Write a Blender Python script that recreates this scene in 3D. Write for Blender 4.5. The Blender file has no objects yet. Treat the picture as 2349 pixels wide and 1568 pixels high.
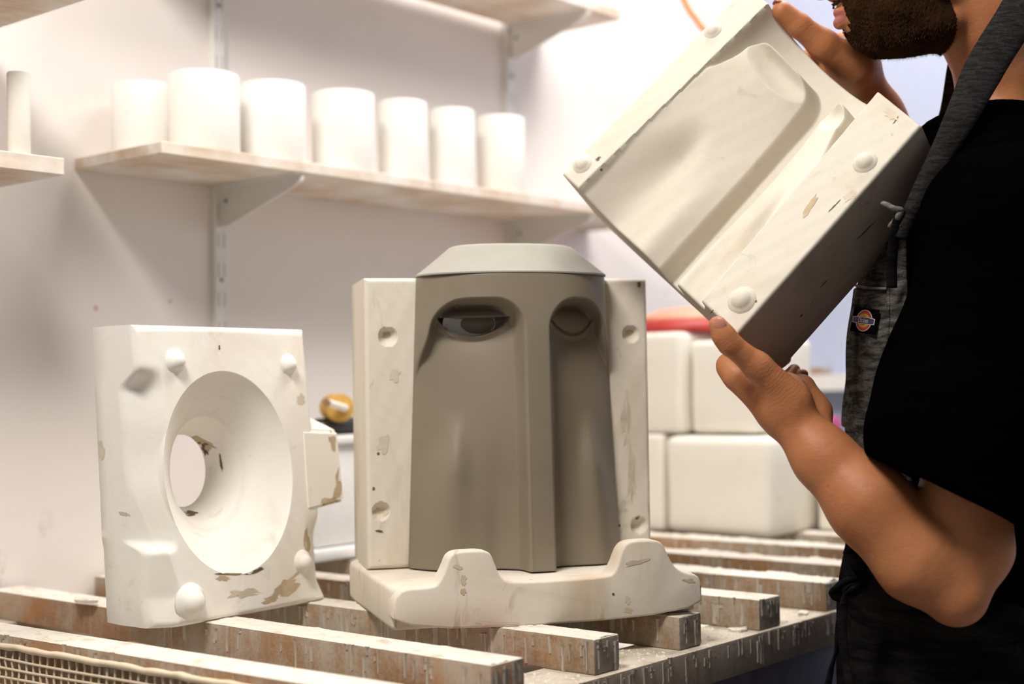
import bpy, bmesh, math, random
import numpy as np
from mathutils import Vector, Matrix
random.seed(7); rng = np.random.default_rng(7)
S = bpy.context.scene; COL = S.collection

# ------------------------------------------------------------------ camera, world, lights, exposure
FPX = 3262.5                                   # 50 mm on a 36 mm sensor, in pixels of the 2349 px frame
TH, PIT, ROL = math.radians(40), math.radians(1.75), .016
R0 = np.array([math.sin(TH), -math.cos(TH), 0]); F0 = np.array([math.cos(TH), math.sin(TH), 0]); ZZ = np.array([0, 0, 1.])
CF = F0*math.cos(PIT)+ZZ*math.sin(PIT); UU = -F0*math.sin(PIT)+ZZ*math.cos(PIT)
CR = math.cos(ROL)*R0-math.sin(ROL)*UU; CU = math.sin(ROL)*R0+math.cos(ROL)*UU
CP = np.array([0, 0, 1.16])
cam = bpy.data.cameras.new('camera'); co = bpy.data.objects.new('camera', cam); COL.objects.link(co)
m = Matrix.Identity(4)
for i in range(3):
    m[i][0], m[i][1], m[i][2], m[i][3] = CR[i], CU[i], -CF[i], CP[i]
co.matrix_world = m
cam.lens, cam.sensor_width, cam.clip_start = 50, 36, .05
cam.dof.use_dof = True; cam.dof.focus_distance = 1.68; cam.dof.aperture_fstop = 2.6
S.camera = co
S.view_settings.view_transform = 'Standard'; S.view_settings.look = 'None'
S.view_settings.gamma = 1; S.view_settings.use_curve_mapping = False
S.view_settings.exposure = 0.0
W = bpy.data.worlds.new('World'); S.world = W; W.use_nodes = True
bg = W.node_tree.nodes['Background']; bg.inputs[0].default_value = (1, .97, .94, 1); bg.inputs[1].default_value = .20

def area(name, loc, target, sx, sy, watts, color):
    l = bpy.data.lights.new(name, 'AREA'); l.shape = 'RECTANGLE'; l.size, l.size_y = sx, sy
    l.energy = watts; l.color = color
    o = bpy.data.objects.new(name, l); COL.objects.link(o); o.location = loc
    o.rotation_euler = (Vector(target)-Vector(loc)).to_track_quat('-Z', 'Y').to_euler()
    return o
area('ceiling_panel', (2.2, .90, 3.0), (2.2, .95, 0), 1.4, 1.0, 44, (1, .95, .89))
area('ceiling_lamp_near', (.22, .82, 2.60), (1.25, 1.25, 1.0), .55, .35, 37, (1, .945, .875))
area('ceiling_lamp_far', (2.45, 1.25, 2.95), (2.2, 1.35, .9), .5, .3, 8, (1, .94, .87))
area('window_daylight', (2.9, -.9, 1.9), (3.2, 1.2, 1.1), .9, 1.1, 7, (.84, .90, 1))

def PD(px, py, d):                             # the point seen at a pixel, at a distance in front of the camera
    return CP+(CF+CR*((px-1174.5)/FPX)+CU*((784-py)/FPX))*d

# ------------------------------------------------------------------ helpers
def lin(r, g, b):
    f = lambda c: c/12.92 if c <= .04045 else ((c+.055)/1.055)**2.4
    return (f(r/255), f(g/255), f(b/255), 1)

class NT:
    def __init__(s, name):
        s.m = bpy.data.materials.new(name); s.m.use_nodes = True; s.t = s.m.node_tree
        s.b = s.t.nodes['Principled BSDF']
    def n(s, typ, **kw):
        x = s.t.nodes.new('ShaderNode'+typ)
        for k, v in kw.items():
            if k.startswith('i_'):
                key = k[2:]
                x.inputs[int(key) if key.isdigit() else key.replace('_', ' ')].default_value = v
            else: setattr(x, k, v)
        return x
    def l(s, a, b): s.t.links.new(a, b)
    def coord(s, scale=(1, 1, 1), out='Object'):
        c = s.n('TexCoord'); mp = s.n('Mapping'); s.l(c.outputs[out], mp.inputs[0]); mp.inputs['Scale'].default_value = scale
        return mp.outputs[0]
    def noise(s, co, scale, detail=4, rough=.55, dist=0):
        x = s.n('TexNoise'); s.l(co, x.inputs['Vector']); x.inputs['Scale'].default_value = scale
        x.inputs['Detail'].default_value = detail; x.inputs['Roughness'].default_value = rough
        x.inputs['Distortion'].default_value = dist
        return x.outputs['Fac']
    def ramp(s, fac, a, b, ca=(0, 0, 0, 1), cb=(1, 1, 1, 1)):
        r = s.n('ValToRGB'); s.l(fac, r.inputs[0]); e = r.color_ramp.elements
        e[0].position, e[1].position = a, b; e[0].color, e[1].color = ca, cb
        return r.outputs[0]
    def mix(s, fac, a, b, mode='MIX'):
        x = s.n('MixRGB', blend_type=mode)
        for i, v in ((0, fac), (1, a), (2, b)):
            if hasattr(v, 'is_output'): s.l(v, x.inputs[i])
            elif i == 0: x.inputs[0].default_value = v
            else: x.inputs[i].default_value = v
        return x.outputs[0]
    def mul(s, a, b):
        x = s.n('Math', operation='MULTIPLY')
        for i, v in ((0, a), (1, b)):
            if hasattr(v, 'is_output'): s.l(v, x.inputs[i])
            else: x.inputs[i].default_value = v
        return x.outputs[0]
    def bump(s, h, strength=.3, dist=.002):
        x = s.n('Bump'); s.l(h, x.inputs['Height']); x.inputs['Strength'].default_value = strength
        x.inputs['Distance'].default_value = dist; s.l(x.outputs[0], s.b.inputs['Normal'])
    def col(s, c):
        if hasattr(c, 'is_output'): s.l(c, s.b.inputs['Base Color'])
        else: s.b.inputs['Base Color'].default_value = c
        return s
    def rough(s, v): s.b.inputs['Roughness'].default_value = v; return s

def plain(name, c, rough=.6, metal=0, spec=None, vary=.06):
    t = NT(name); co = t.coord(); n = t.noise(co, 40)
    t.col(t.mix(t.ramp(n, .3, .7), tuple(x*(1-vary) for x in c[:3])+(1,), tuple(min(1, x*(1+vary)) for x in c[:3])+(1,)))
    t.rough(rough); t.b.inputs['Metallic'].default_value = metal
    if spec is not None: t.b.inputs['Specular IOR Level'].default_value = spec
    return t.m

def plaster(name, base, tan, amount=.5, scale=9, streak=(1, 1, 1), speck=True):
    t = NT(name); co = t.coord(); cs = t.coord(streak)
    big = t.noise(cs, scale, 5, .62, .4); fine = t.noise(co, 160, 3)
    c = t.mix(t.mul(t.ramp(big, .52, .74), amount), base, tan)
    c = t.mix(t.mul(t.ramp(t.noise(cs, scale*3.1, 4, .7, .8), .62, .72), amount*.7), c, tuple(x*.72 for x in tan[:3])+(1,))
    if speck:
        v = t.n('TexVoronoi'); t.l(co, v.inputs['Vector']); v.inputs['Scale'].default_value = 34
        gate = t.ramp(t.noise(co, 14, 2), .6, .66)
        c = t.mix(t.mul(t.ramp(v.outputs['Distance'], .05, .09, (1, 1, 1, 1), (0, 0, 0, 1)), t.mul(gate, .75)), c, lin(120, 92, 60))
    c = t.mix(t.ramp(fine, .35, .75, (0, 0, 0, 1), (.09, .09, .09, 1)), c, tan)
    t.col(c); t.rough(.85); t.b.inputs['Specular IOR Level'].default_value = .2
    t.bump(t.mix(.35, t.noise(co, 60, 5, .6), fine), .22, .001)
    return t.m

M = {}
M['plaster'] = plaster('plaster_white', (.80, .765, .70, 1), (.60, .49, .35, 1), .55)
M['plaster_bright'] = plaster('plaster_bright', (.88, .85, .79, 1), (.68, .57, .43, 1), .4, 8)
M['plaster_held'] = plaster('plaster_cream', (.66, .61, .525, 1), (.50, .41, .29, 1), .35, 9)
M['plaster_aged'] = plaster('plaster_aged', (.73, .67, .575, 1), (.52, .40, .26, 1), .75, 7, (1, 1, .35))
M['plaster_clean'] = plaster('plaster_clean', (.80, .765, .69, 1), (.66, .57, .43, 1), .25, 6)
M['plaster_shaded'] = plaster('plaster_outer_shade', (.45, .38, .32, 1), (.27, .21, .16, 1), .6, 12)  # outer sides of the held mould: same plaster, their shade put into the colour
M['pot'] = plaster('plaster_pot', (.84, .82, .78, 1), (.72, .66, .56, 1), .3, 12, (1, 1, 1), False)

def clay_mat():
    t = NT('grey_clay'); co = t.coord(); cz = t.coord((1, 1, 1.5))
    c = t.mix(t.ramp(t.noise(cz, 7, 3, .5), .25, .8), (.210, .174, .126, 1), (.248, .208, .153, 1))
    t.col(c); t.rough(.42); t.b.inputs['Specular IOR Level'].default_value = .35
    t.bump(t.noise(t.coord((1, 1, 2)), 90, 3), .03, .0006)
    return t.m
M['clay'] = clay_mat()
M['clay_lid'] = plain('toplit_clay', (.36, .345, .305, 1), .7, spec=.2, vary=.03)  # same clay as the body, paled to paint in the light from above
M['glaze'] = plain('wet_slip', (.60, .60, .59, 1), .18, vary=.08)

def wall_mat():
    t = NT('painted_wall'); co = t.coord()
    c = t.mix(t.ramp(t.noise(co, 1.6, 4), .3, .75), (.84, .785, .755, 1), (.79, .73, .70, 1))
    z = t.n('SeparateXYZ'); t.l(t.coord(), z.inputs[0])
    low = t.ramp(z.outputs['Z'], .95, 1.25, (1, 1, 1, 1), (0, 0, 0, 1))
    sp = t.ramp(t.noise(t.coord((1, 1, .6)), 12, 5, .65), .56, .68)
    c = t.mix(t.mul(t.mul(sp, low), .5), c, (.34, .33, .33, 1))
    v = t.n('TexVoronoi'); t.l(co, v.inputs['Vector']); v.inputs['Scale'].default_value = 11
    dot = t.ramp(v.outputs['Distance'], .035, .06, (1, 1, 1, 1), (0, 0, 0, 1))
    c = t.mix(t.mul(t.mul(dot, t.ramp(t.noise(co, 5, 1), .55, .6)), .7), c, (.55, .33, .2, 1))
    t.col(c); t.rough(.75); t.b.inputs['Specular IOR Level'].default_value = .15
    t.bump(t.noise(co, 45, 4), .15, .002)
    return t.m
M['wall'] = wall_mat()
M['blue_wall'] = plain('pale_blue_wall', (.42, .47, .62, 1), .7, vary=.02)
M['white_paint'] = plain('white_painted_steel', (.76, .74, .71, 1), .45, vary=.03)
M['slot'] = plain('grey_slot', (.50, .46, .45, 1), .8)
M['screw'] = plain('grey_screw', (.22, .24, .25, 1), .4, .6)

def board_mat(name, a, b):
    t = NT(name); co = t.coord((1, 12, 12)); big = t.noise(t.coord(), 7, 5, .6)
    c = t.mix(t.ramp(t.noise(co, 6, 5, .6, .5), .35, .7), a, b)
    c = t.mix(t.ramp(big, .40, .62), c, (.78, .73, .68, 1))
    t.col(c); t.rough(.75); t.bump(t.noise(co, 8, 4), .15, .001)
    return t.m
M['board'] = board_mat('dusty_shelf_board', (.56, .43, .31, 1), (.70, .57, .44, 1))
M['board_end'] = board_mat('bare_board_end', (.47, .32, .19, 1), (.56, .39, .25, 1))

def batten_mat(name, a, b, slip, amt, t0=(.56, .45, .33, 1), t1=(.74, .69, .61, 1)):
    """timber with spilled slip: white on the upward faces, drips down the sides"""
    t = NT(name)
    co = t.coord((22, 2.2, 22)); o = t.coord()
    wood = t.mix(t.ramp(t.noise(co, 5, 5, .6, .6), .3, .72), a, b)
    wood = t.mix(t.mul(t.ramp(t.noise(o, 6, 3), .56, .68), .75), wood, (.47, .22, .07, 1))
    drip = t.noise(t.coord((30, 30, 5)), 1.5, 5, .62, .7)
    cross = t.noise(t.coord((60, 60, 60)), 3.2, 5, .75)
    patch = t.noise(o, 9, 4, .6)
    mask = t.ramp(t.mix(.5, t.mix(.45, drip, cross), patch), .5-.14*amt, .62-.14*amt)
    c = t.mix(t.mul(mask, .92), wood, slip)
    g = t.n('NewGeometry'); z = t.n('SeparateXYZ'); t.l(g.outputs['Normal'], z.inputs[0])
    top = t.ramp(z.outputs['Z'], .45, .8)
    crumb = t.mix(t.ramp(t.noise(o, 38, 4, .7), .30, .50), t0, t1)
    t.col(t.mix(top, c, crumb)); t.rough(.85); t.b.inputs['Specular IOR Level'].default_value = .15
    t.bump(t.mix(.5, mask, t.noise(o, 80, 4)), .5, .002)
    return t.m
SLIP = (.42, .36, .29, 1)
M['batten'] = batten_mat('slip_spattered_batten', (.26, .155, .080, 1), (.34, .225, .125, 1), SLIP, .42)
M['batten_pale'] = batten_mat('pale_spattered_batten', (.30, .165, .085, 1), (.38, .225, .125, 1), SLIP, .45)
M['batten_end'] = batten_mat('grey_batten_end', (.20, .155, .12, 1), (.25, .20, .16, 1), (.34, .31, .28, 1), .35)
M['rail'] = batten_mat('slip_run_rail', (.175, .125, .09, 1), (.235, .175, .13, 1), (.27, .235, .205, 1), .55, (.40, .33, .25, 1), (.58, .52, .43, 1))
M['slip'] = plain('dried_slip', (.46, .41, .34, 1), .85, vary=.12)
M['slip_dark'] = plain('grey_slip', (.32, .285, .245, 1), .85, vary=.2)
M['slip_white'] = plain('dried_plaster', (.72, .67, .59, 1), .9, vary=.06)
M['navy'] = plain('dark_blue_panel', (.040, .036, .055, 1), .6, vary=.3)
M['floor'] = plain('concrete_floor', (.30, .29, .28, 1), .8, vary=.12)
M['net'] = plain('cream_netting', (.70, .58, .42, 1), .9)
M['net_back'] = plain('brown_cloth', (.44, .29, .155, 1), .9, vary=.3)
M['orange'] = plain('orange_plastic', (.90, .125, .012, 1), .4)
M['peach'] = plain('peach_plastic', (.95, .40, .12, 1), .4)
M['cord'] = plain('orange_cord', (.88, .26, .07, 1), .5)
M['red'] = plain('red_rubber', (.42, .035, .03, 1), .5)
M['pink'] = plain('pale_red_rubber', (.80, .32, .22, 1), .5)
M['purple'] = plain('magenta_plastic', (.36, .05, .17, 1), .5)
M['mustard'] = plain('yellow_foam', (.56, .33, .07, 1), .9, vary=.25)
M['black'] = plain('black_plastic', (.02, .02, .02, 1), .5)
M['tub'] = plain('white_plastic_tub', (.72, .71, .70, 1), .45, vary=.04)
M['greyblue'] = plain('grey_green_plastic', (.40, .44, .43, 1), .5)

def skin_mat():
    t = NT('skin'); co = t.coord()
    c = t.mix(t.ramp(t.noise(co, 14, 4), .3, .72), (.375, .138, .054, 1), (.465, .190, .080, 1))
    c = t.mix(t.mul(t.ramp(t.noise(co, 55, 3), .55, .7), .35), c, (.35, .10, .045, 1))
    v = t.n('TexVoronoi'); t.l(co, v.inputs['Vector']); v.inputs['Scale'].default_value = 24
    mole = t.mul(t.ramp(v.outputs['Distance'], .035, .055, (1, 1, 1, 1), (0, 0, 0, 1)), t.ramp(t.noise(co, 9, 1), .58, .62))
    c = t.mix(mole, c, (.12, .045, .02, 1))
    t.col(c); t.rough(.5); t.b.inputs['Specular IOR Level'].default_value = .3
    t.b.inputs['Subsurface Weight'].default_value = .08; t.b.inputs['Subsurface Radius'].default_value = (.012, .004, .002)
    fine = t.mix(.5, t.noise(co, 190, 4, .6), t.noise(t.coord((1, 1, 2.2)), 75, 3, .6, 1.2))
    # creases across the ball of the thumb and the wrist
    h = fine
    for c, ax, rad, fr in creases:
        d = t.n('VectorMath', operation='DISTANCE'); t.l(co, d.inputs[0]); d.inputs[1].default_value = c
        q = t.n('VectorMath', operation='DOT_PRODUCT'); t.l(co, q.inputs[0]); q.inputs[1].default_value = ax
        w = t.n('Math', operation='MULTIPLY_ADD'); t.l(q.outputs['Value'], w.inputs[0]); w.inputs[1].default_value = fr
        wn = t.mul(t.noise(co, 46, 4, .7), 24.); t.l(wn, w.inputs[2])
        sn = t.n('Math', operation='SINE'); t.l(w.outputs[0], sn.inputs[0])
        m_ = t.ramp(d.outputs['Value'], rad*.45, rad, (1, 1, 1, 1), (0, 0, 0, 1))
        h = t.mix(t.mul(m_, .42), h, t.ramp(sn.outputs[0], -.9, .3))
    t.bump(h, .38, .0018)
    return t.m
_f = np.array(PD(2200, 1400, 1.77)); _f[2] = 0
_ax = PD(1890, 1050, 1.59)-PD(1740, 850, 1.59); _ax /= np.linalg.norm(_ax)
creases = [(tuple(PD(1772, 872, 1.595)-_f), tuple(_ax), .042, 1500.), (tuple(PD(1662, 792, 1.572)-_f), tuple(_ax), .012, 1500.), (tuple(PD(1850, 70, 1.795)-_f), tuple(_ax), .014, 900.)]
M['skin'] = skin_mat()
M['lip'] = plain('lip', (.30, .085, .065, 1), .4)
M['nail'] = plain('finger_nail', (.52, .21, .15, 1), .3)
M['eye'] = plain('eye_white', (.75, .72, .68, 1), .2)
M['hair'] = plain('dark_brown_hair', (.020, .0085, .003, 1), .9, spec=.05, vary=.5)

def cloth(name, a, b, sc, bump=.3, fold=.0):
    t = NT(name); co = t.coord(); w = t.coord((1, 1, 5))
    c = t.mix(t.ramp(t.noise(w, sc, 5, .7, .5), .40, .70), a, b)
    c = t.mix(t.mul(t.ramp(t.noise(co, 700, 2), .4, .65), .45), c, tuple(x*.45 for x in a[:3])+(1,))
    t.col(c); t.rough(1); t.b.inputs['Specular IOR Level'].default_value = 0
    t.bump(t.mix(.3, t.noise(w, sc*.8, 4), t.noise(co, 500, 2)), bump, .004)
    return t.m
M['shirt'] = cloth('black_cotton', (.0008, .0008, .0009, 1), (.0018, .0018, .0019, 1), 12)
M['denim'] = cloth('washed_black_denim', (.030, .028, .026, 1), (.19, .18, .16, 1), 24, .5)
M['denim_dark'] = cloth('dark_denim', (.006, .006, .007, 1), (.022, .021, .021, 1), 10, .4)
M['seam'] = cloth('faded_seam', (.15, .14, .13, 1), (.34, .32, .29, 1), 60, .4)
M['denim_strap'] = cloth('strap_denim', (.014, .0135, .013, 1), (.042, .040, .038, 1), 60, .25)
M['patch'] = plain('black_woven_patch', (.003, .0034, .0042, 1), 1, spec=0)
M['logo_red'] = plain('red_thread', (.62, .045, .02, 1), .7)
M['logo_yellow'] = plain('yellow_thread', (.86, .44, .03, 1), .7)
M['logo_blue'] = plain('navy_thread', (.035, .04, .085, 1), .7)
M['logo_white'] = plain('white_thread', (.72, .72, .70, 1), .7)
M['paint_spot'] = plain('dried_paint_spot', (.34, .27, .2, 1), .9)

def setp(o, label=None, cat=None, group=None, kind=None):
    if label: o['label'] = label
    if cat: o['category'] = cat
    if group: o['group'] = group
    if kind: o['kind'] = kind
    return o

def mesh(name, verts, faces, mat, parent=None, smooth=True, mats=None, idx=None, sharp=None):
    me = bpy.data.meshes.new(name)
    if isinstance(verts, np.ndarray): verts = verts.tolist()
    if isinstance(faces, np.ndarray): faces = faces.tolist()
    me.from_pydata(verts, [], faces); me.update()
    for mm in (mats or [mat]): me.materials.append(mm)
    if idx is not None: me.polygons.foreach_set('material_index', list(idx))
    if smooth:
        me.polygons.foreach_set('use_smooth', [True]*len(me.polygons))
        if sharp: me.set_sharp_from_angle(angle=math.radians(sharp))
    o = bpy.data.objects.new(name, me); COL.objects.link(o)
    if parent: o.parent = parent
    return o

def bmobj(name, bm, mat, parent=None, smooth=True, sharp=35, mats=None):
    me = bpy.data.meshes.new(name); bmesh.ops.recalc_face_normals(bm, faces=bm.faces[:]); bm.to_mesh(me); bm.free()
    for mm in (mats or [mat]): me.materials.append(mm)
    if smooth:
        me.polygons.foreach_set('use_smooth', [True]*len(me.polygons)); me.set_sharp_from_angle(angle=math.radians(sharp))
    o = bpy.data.objects.new(name, me); COL.objects.link(o)
    if parent: o.parent = parent
    return o

def add_box(bm, lo, hi, bev=.002, seg=2, mat=None):
    lo, hi = Vector(lo), Vector(hi); c, d = (lo+hi)/2, hi-lo
    r = bmesh.ops.create_cube(bm, size=1, matrix=Matrix.Translation(c) @ Matrix.Diagonal((*d, 1)))
    fs = set(f for v in r['verts'] for f in v.link_faces)
    if mat is not None:
        for f in fs: f.material_index = mat
    if bev:
        es = set(e for v in r['verts'] for e in v.link_edges)
        bmesh.ops.bevel(bm, geom=list(es), offset=bev, segments=seg, affect='EDGES', profile=.5)
def box(name, lo, hi, mat, parent=None, bev=.002, seg=2, matrix=None):
    bm = bmesh.new(); add_box(bm, lo, hi, bev, seg)
    if matrix is not None: bm.transform(matrix)
    return bmobj(name, bm, mat, parent)

def lathe(prof, seg=48):
    v, f = [], []
    for r, z in prof:
        for i in range(seg):
            a = 2*math.pi*i/seg; v.append((r*math.cos(a), r*math.sin(a), z))
    n = len(prof)
    for j in range(n-1):
        for i in range(seg):
            k = (i+1) % seg; f.append((j*seg+i, j*seg+k, (j+1)*seg+k, (j+1)*seg+i))
    f.append(tuple(range(seg-1, -1, -1))); f.append(tuple((n-1)*seg+i for i in range(seg)))
    return v, f

def tube(pts, rad, seg=10, flat=1.0):
    pts = [np.array(p, float) for p in pts]; v, f = [], []; n = len(pts)
    up = np.array([.21, .13, .97]); rr = rad if hasattr(rad, '__len__') else [rad]*n
    for i, p in enumerate(pts):
        t = pts[min(i+1, n-1)]-pts[max(i-1, 0)]; t /= np.linalg.norm(t)+1e-9
        a = np.cross(t, up); a /= np.linalg.norm(a)+1e-9; b = np.cross(t, a)
        for k in range(seg):
            q = 2*math.pi*k/seg; v.append(tuple(p+a*math.cos(q)*rr[i]+b*math.sin(q)*rr[i]*flat))
    for i in range(n-1):
        for k in range(seg):
            l = (k+1) % seg; f.append((i*seg+k, i*seg+l, (i+1)*seg+l, (i+1)*seg+k))
    f.append(tuple(range(seg-1, -1, -1))); f.append(tuple((n-1)*seg+k for k in range(seg)))
    return v, f

def catmull(P, n=8):
    P = [np.array(p, float) for p in P]; out = []
    for i in range(len(P)-1):
        a, b, c, d = P[max(i-1, 0)], P[i], P[i+1], P[min(i+2, len(P)-1)]
        for t in np.linspace(0, 1, n, endpoint=False):
            out.append(.5*((2*b)+(c-a)*t+(2*a-5*b+4*c-d)*t*t+(3*b-a-3*c+d)*t**3))
    out.append(P[-1]); return out

def empty(name, loc, label, cat, group=None, mat=None):
    o = bpy.data.objects.new(name, None); COL.objects.link(o); o.empty_display_size = .05
    if mat is not None: o.matrix_world = mat
    else: o.location = loc
    return setp(o, label, cat, group)

def frame(o, x, y, z):
    mt = Matrix.Identity(4)
    for i in range(3): mt[i][0], mt[i][1], mt[i][2], mt[i][3] = x[i], y[i], z[i], o[i]
    return mt

def sm(a, b, x):
    t = np.clip((x-a)/(b-a), 0, 1); return t*t*(3-2*t)

def wob(x, y, s=1.0, seed=0.):
    """smooth pseudo-noise in about -1..1"""
    return (np.sin(x*s*1.7+seed)*np.cos(y*s*1.3-seed*.7)+.6*np.sin(x*s*3.9-y*s*2.1+seed*2.1)+.4*np.sin(y*s*6.1+x*s*4.3+seed*1.3))/2

def grid_faces(nu, nv, off=0, flip=False):
    i, j = np.meshgrid(np.arange(nu-1), np.arange(nv-1), indexing='ij')
    a = (i*nv+j).ravel()+off; q = np.stack([a, a+nv, a+nv+1, a+1], 1)
    return q[:, ::-1] if flip else q

def knob(parent, loc, mat, r=.013, h=.009, name='locating_knob', axis='z'):
    """a plaster natch: a low dome with a flared foot, its axis along the parent's local axis"""
    v, f = lathe([(r*1.5, -.003), (r*1.45, 0), (r*1.12, h*.16), (r*.95, h*.5), (r*.72, h*.84), (r*.4, h*1.02), (r*.08, h*1.06)], 24)
    v = np.array(v)
    if axis == '-y': v = np.stack([v[:, 0], -v[:, 2], v[:, 1]], 1)
    return mesh(name, v+np.array(loc), f, mat, parent)

def relief_block(name, u, v, hgt, D, mat, parent, outline=None, rad=.004, mat2=None, hbot=None):
    """block whose front is a height field over (u, v); local x = u, z = v, front towards -y, back at y = D"""
    nu, nv = len(u), len(v); Ug, Vg = np.meshgrid(u, v, indexing='ij'); H = hgt(Ug, Vg)
    e = np.minimum.reduce([Ug-u[0], u[-1]-Ug, Vg-v[0], v[-1]-Vg]); k = np.clip(1-e/rad, 0, 1)
    H = H-rad*(1-np.sqrt(np.clip(1-k*k, 0, 1)))
    X, Zc = (outline(Ug, Vg) if outline else (Ug, Vg))
    front = np.stack([X, -H, Zc], 2).reshape(-1, 3)
    ring = [i*nv for i in range(nu)]+[(nu-1)*nv+j for j in range(1, nv)]+[i*nv+nv-1 for i in range(nu-2, -1, -1)]+[j for j in range(nv-2, 0, -1)]
    ring = np.array(ring); rp = front[ring]; c = rp.mean(0); faces = [grid_faces(nu, nv)]
    V = [front]; prev = ring; off = len(front); n = len(ring); yb = np.full(n, D)
    for s, ins in ((.0, 0), (.25, 0), (.5, 0), (.75, 0), (1-rad/D, 0), (1, rad*.9)):
        q = rp.copy(); q[:, 1] = np.where(s == 0, rp[:, 1]+rad*.6, rp[:, 1]*(1-s)+yb*s)
        d = q-c; q[:, 0] -= np.sign(d[:, 0])*ins*(abs(d[:, 0]) > .3*abs(d[:, 0]).max()); q[:, 2] -= np.sign(d[:, 2])*ins*(abs(d[:, 2]) > .3*abs(d[:, 2]).max())
        V.append(q); cur = np.arange(off, off+n); off += n
        faces.append(np.stack([prev, cur, np.roll(cur, -1), np.roll(prev, -1)], 1)); prev = cur
    F = [tuple(r) for r in np.concatenate(faces)]; F.append(tuple(prev[::-1]))
    nf = (nu-1)*(nv-1); idx = [0]*nf+[1 if mat2 else 0]*(len(F)-nf)
    return mesh(name, np.concatenate(V), F, mat, parent, mats=[mat, mat2] if mat2 else None, idx=idx if mat2 else None, sharp=50)

def pray(px, py): return CF+CR*((px-1174.5)/FPX)+CU*((784-py)/FPX)
def PA(px, py, ax, c):
    d = pray(px, py); return CP+d*((c-CP[ax])/d[ax])
def PZ(px, py, z): return PA(px, py, 2, z)
def PY(px, py, y): return PA(px, py, 1, y)
def hit(px, py, o, n):
    d = pray(px, py); return CP+d*(np.dot(np.array(o)-CP, n)/np.dot(d, n))

# ------------------------------------------------------------------ the room
ZT = .8775
def struct(name, lo, hi, mat):
    return setp(box(name, lo, hi, mat, bev=0), kind='structure')
struct('floor', (-1.6, -3, -.1), (3.4, 2.02, 0), M['floor'])
struct('wall_left', (-1.6, 1.92, 0), (3.3, 2.02, 3.3), M['wall'])
struct('wall_back', (3.3, -3, 0), (3.4, 2.02, 3.3), M['blue_wall'])
struct('ceiling', (-1.6, -3, 3.3), (3.4, 2.02, 3.4), M['white_paint'])
struct('trim_1', (3.19, -2.9, 1.135), (3.3, 1.92, 1.175), M['white_paint'])

# ------------------------------------------------------------------ casting bench
bench = empty('casting_bench', (1.8, 1.4, 0), 'slatted timber bench crusted with dried slip, running back along the wall', 'workbench')
BO = Vector((-1.8, -1.4, 0))
def bpart(name, lo, hi, mat, bev=.0025):
    o = box(name, Vector(lo)+BO, Vector(hi)+BO, mat, bench, bev); return o
def seg_fixed(o): return o
bats = [(.909, .961, .955), (1.092, 1.146, .951), (1.268, 1.316, .952), (1.446, 1.495, .957), (1.619, 1.674, .948),
        (1.806, 1.864, .950), (1.989, 2.040, .955), (2.190, 2.242, .950), (2.372, 2.424, .955), (2.552, 2.606, .95)]
ZB = ZT-.040
def drips(bm, x0, y0, y1, z, n, face):
    for _ in range(n):
        L = rng.uniform(.006, .034); w = rng.uniform(.0010, .0034)*(1.6 if rng.random() < .2 else 1); t = rng.uniform(.001, .0022)
        q = rng.uniform(y0, y1); zt = z-rng.uniform(-.001, .012); zb = max(zt-L, z-.042)
        pts = []
        for s, k in ((0, 1.5), (.12, 1.1), (.5, .8), (.85, 1.0), (.97, .8), (1, .2)): pts.append((zt+(zb-zt)*s, w*k*rng.uniform(.8, 1.2), t*k))
        rows = []
        for zz, ww, tt in pts:
            jx = rng.normal(0, w*.12)
            if face == 'x': r = [(x0+.0006, q-ww+jx, zz), (x0-tt, q-ww*.45+jx, zz), (x0-tt, q+ww*.45+jx, zz), (x0+.0006, q+ww+jx, zz)]
            else: r = [(q-ww+jx, x0+.0006, zz), (q-ww*.45+jx, x0-tt, zz), (q+ww*.45+jx, x0-tt, zz), (q+ww+jx, x0+.0006, zz)]
            rows.append([bm.verts.new(Vector(p)+BO) for p in r])
        for a, b in zip(rows, rows[1:]):
            for i in range(3): bm.faces.new((a[i], a[i+1], b[i+1], b[i]))
def crust(x0, x1, y0, y1, z, amt, seed):
    nx, ny = 14, int((y1-y0)/.004)
    U, V = np.meshgrid(np.linspace(x0+.0005, x1-.0005, nx), np.linspace(y0+.002, y1, ny), indexing='ij')
    h = wob(U*60, V*26, 1, seed)+.7*wob(U*150, V*90, 1, seed+3)+.35*wob(U*400, V*330, 1, seed+5)
    ed = np.minimum(np.minimum(U-x0, x1-U)/.006, 1)
    Zc = z-.0006+np.clip(h*.0022*amt+.0010*amt, -.001, .006)*ed
    return np.stack([U, V, Zc], 2).reshape(-1, 3)+np.array(BO), grid_faces(nx, ny)
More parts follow.
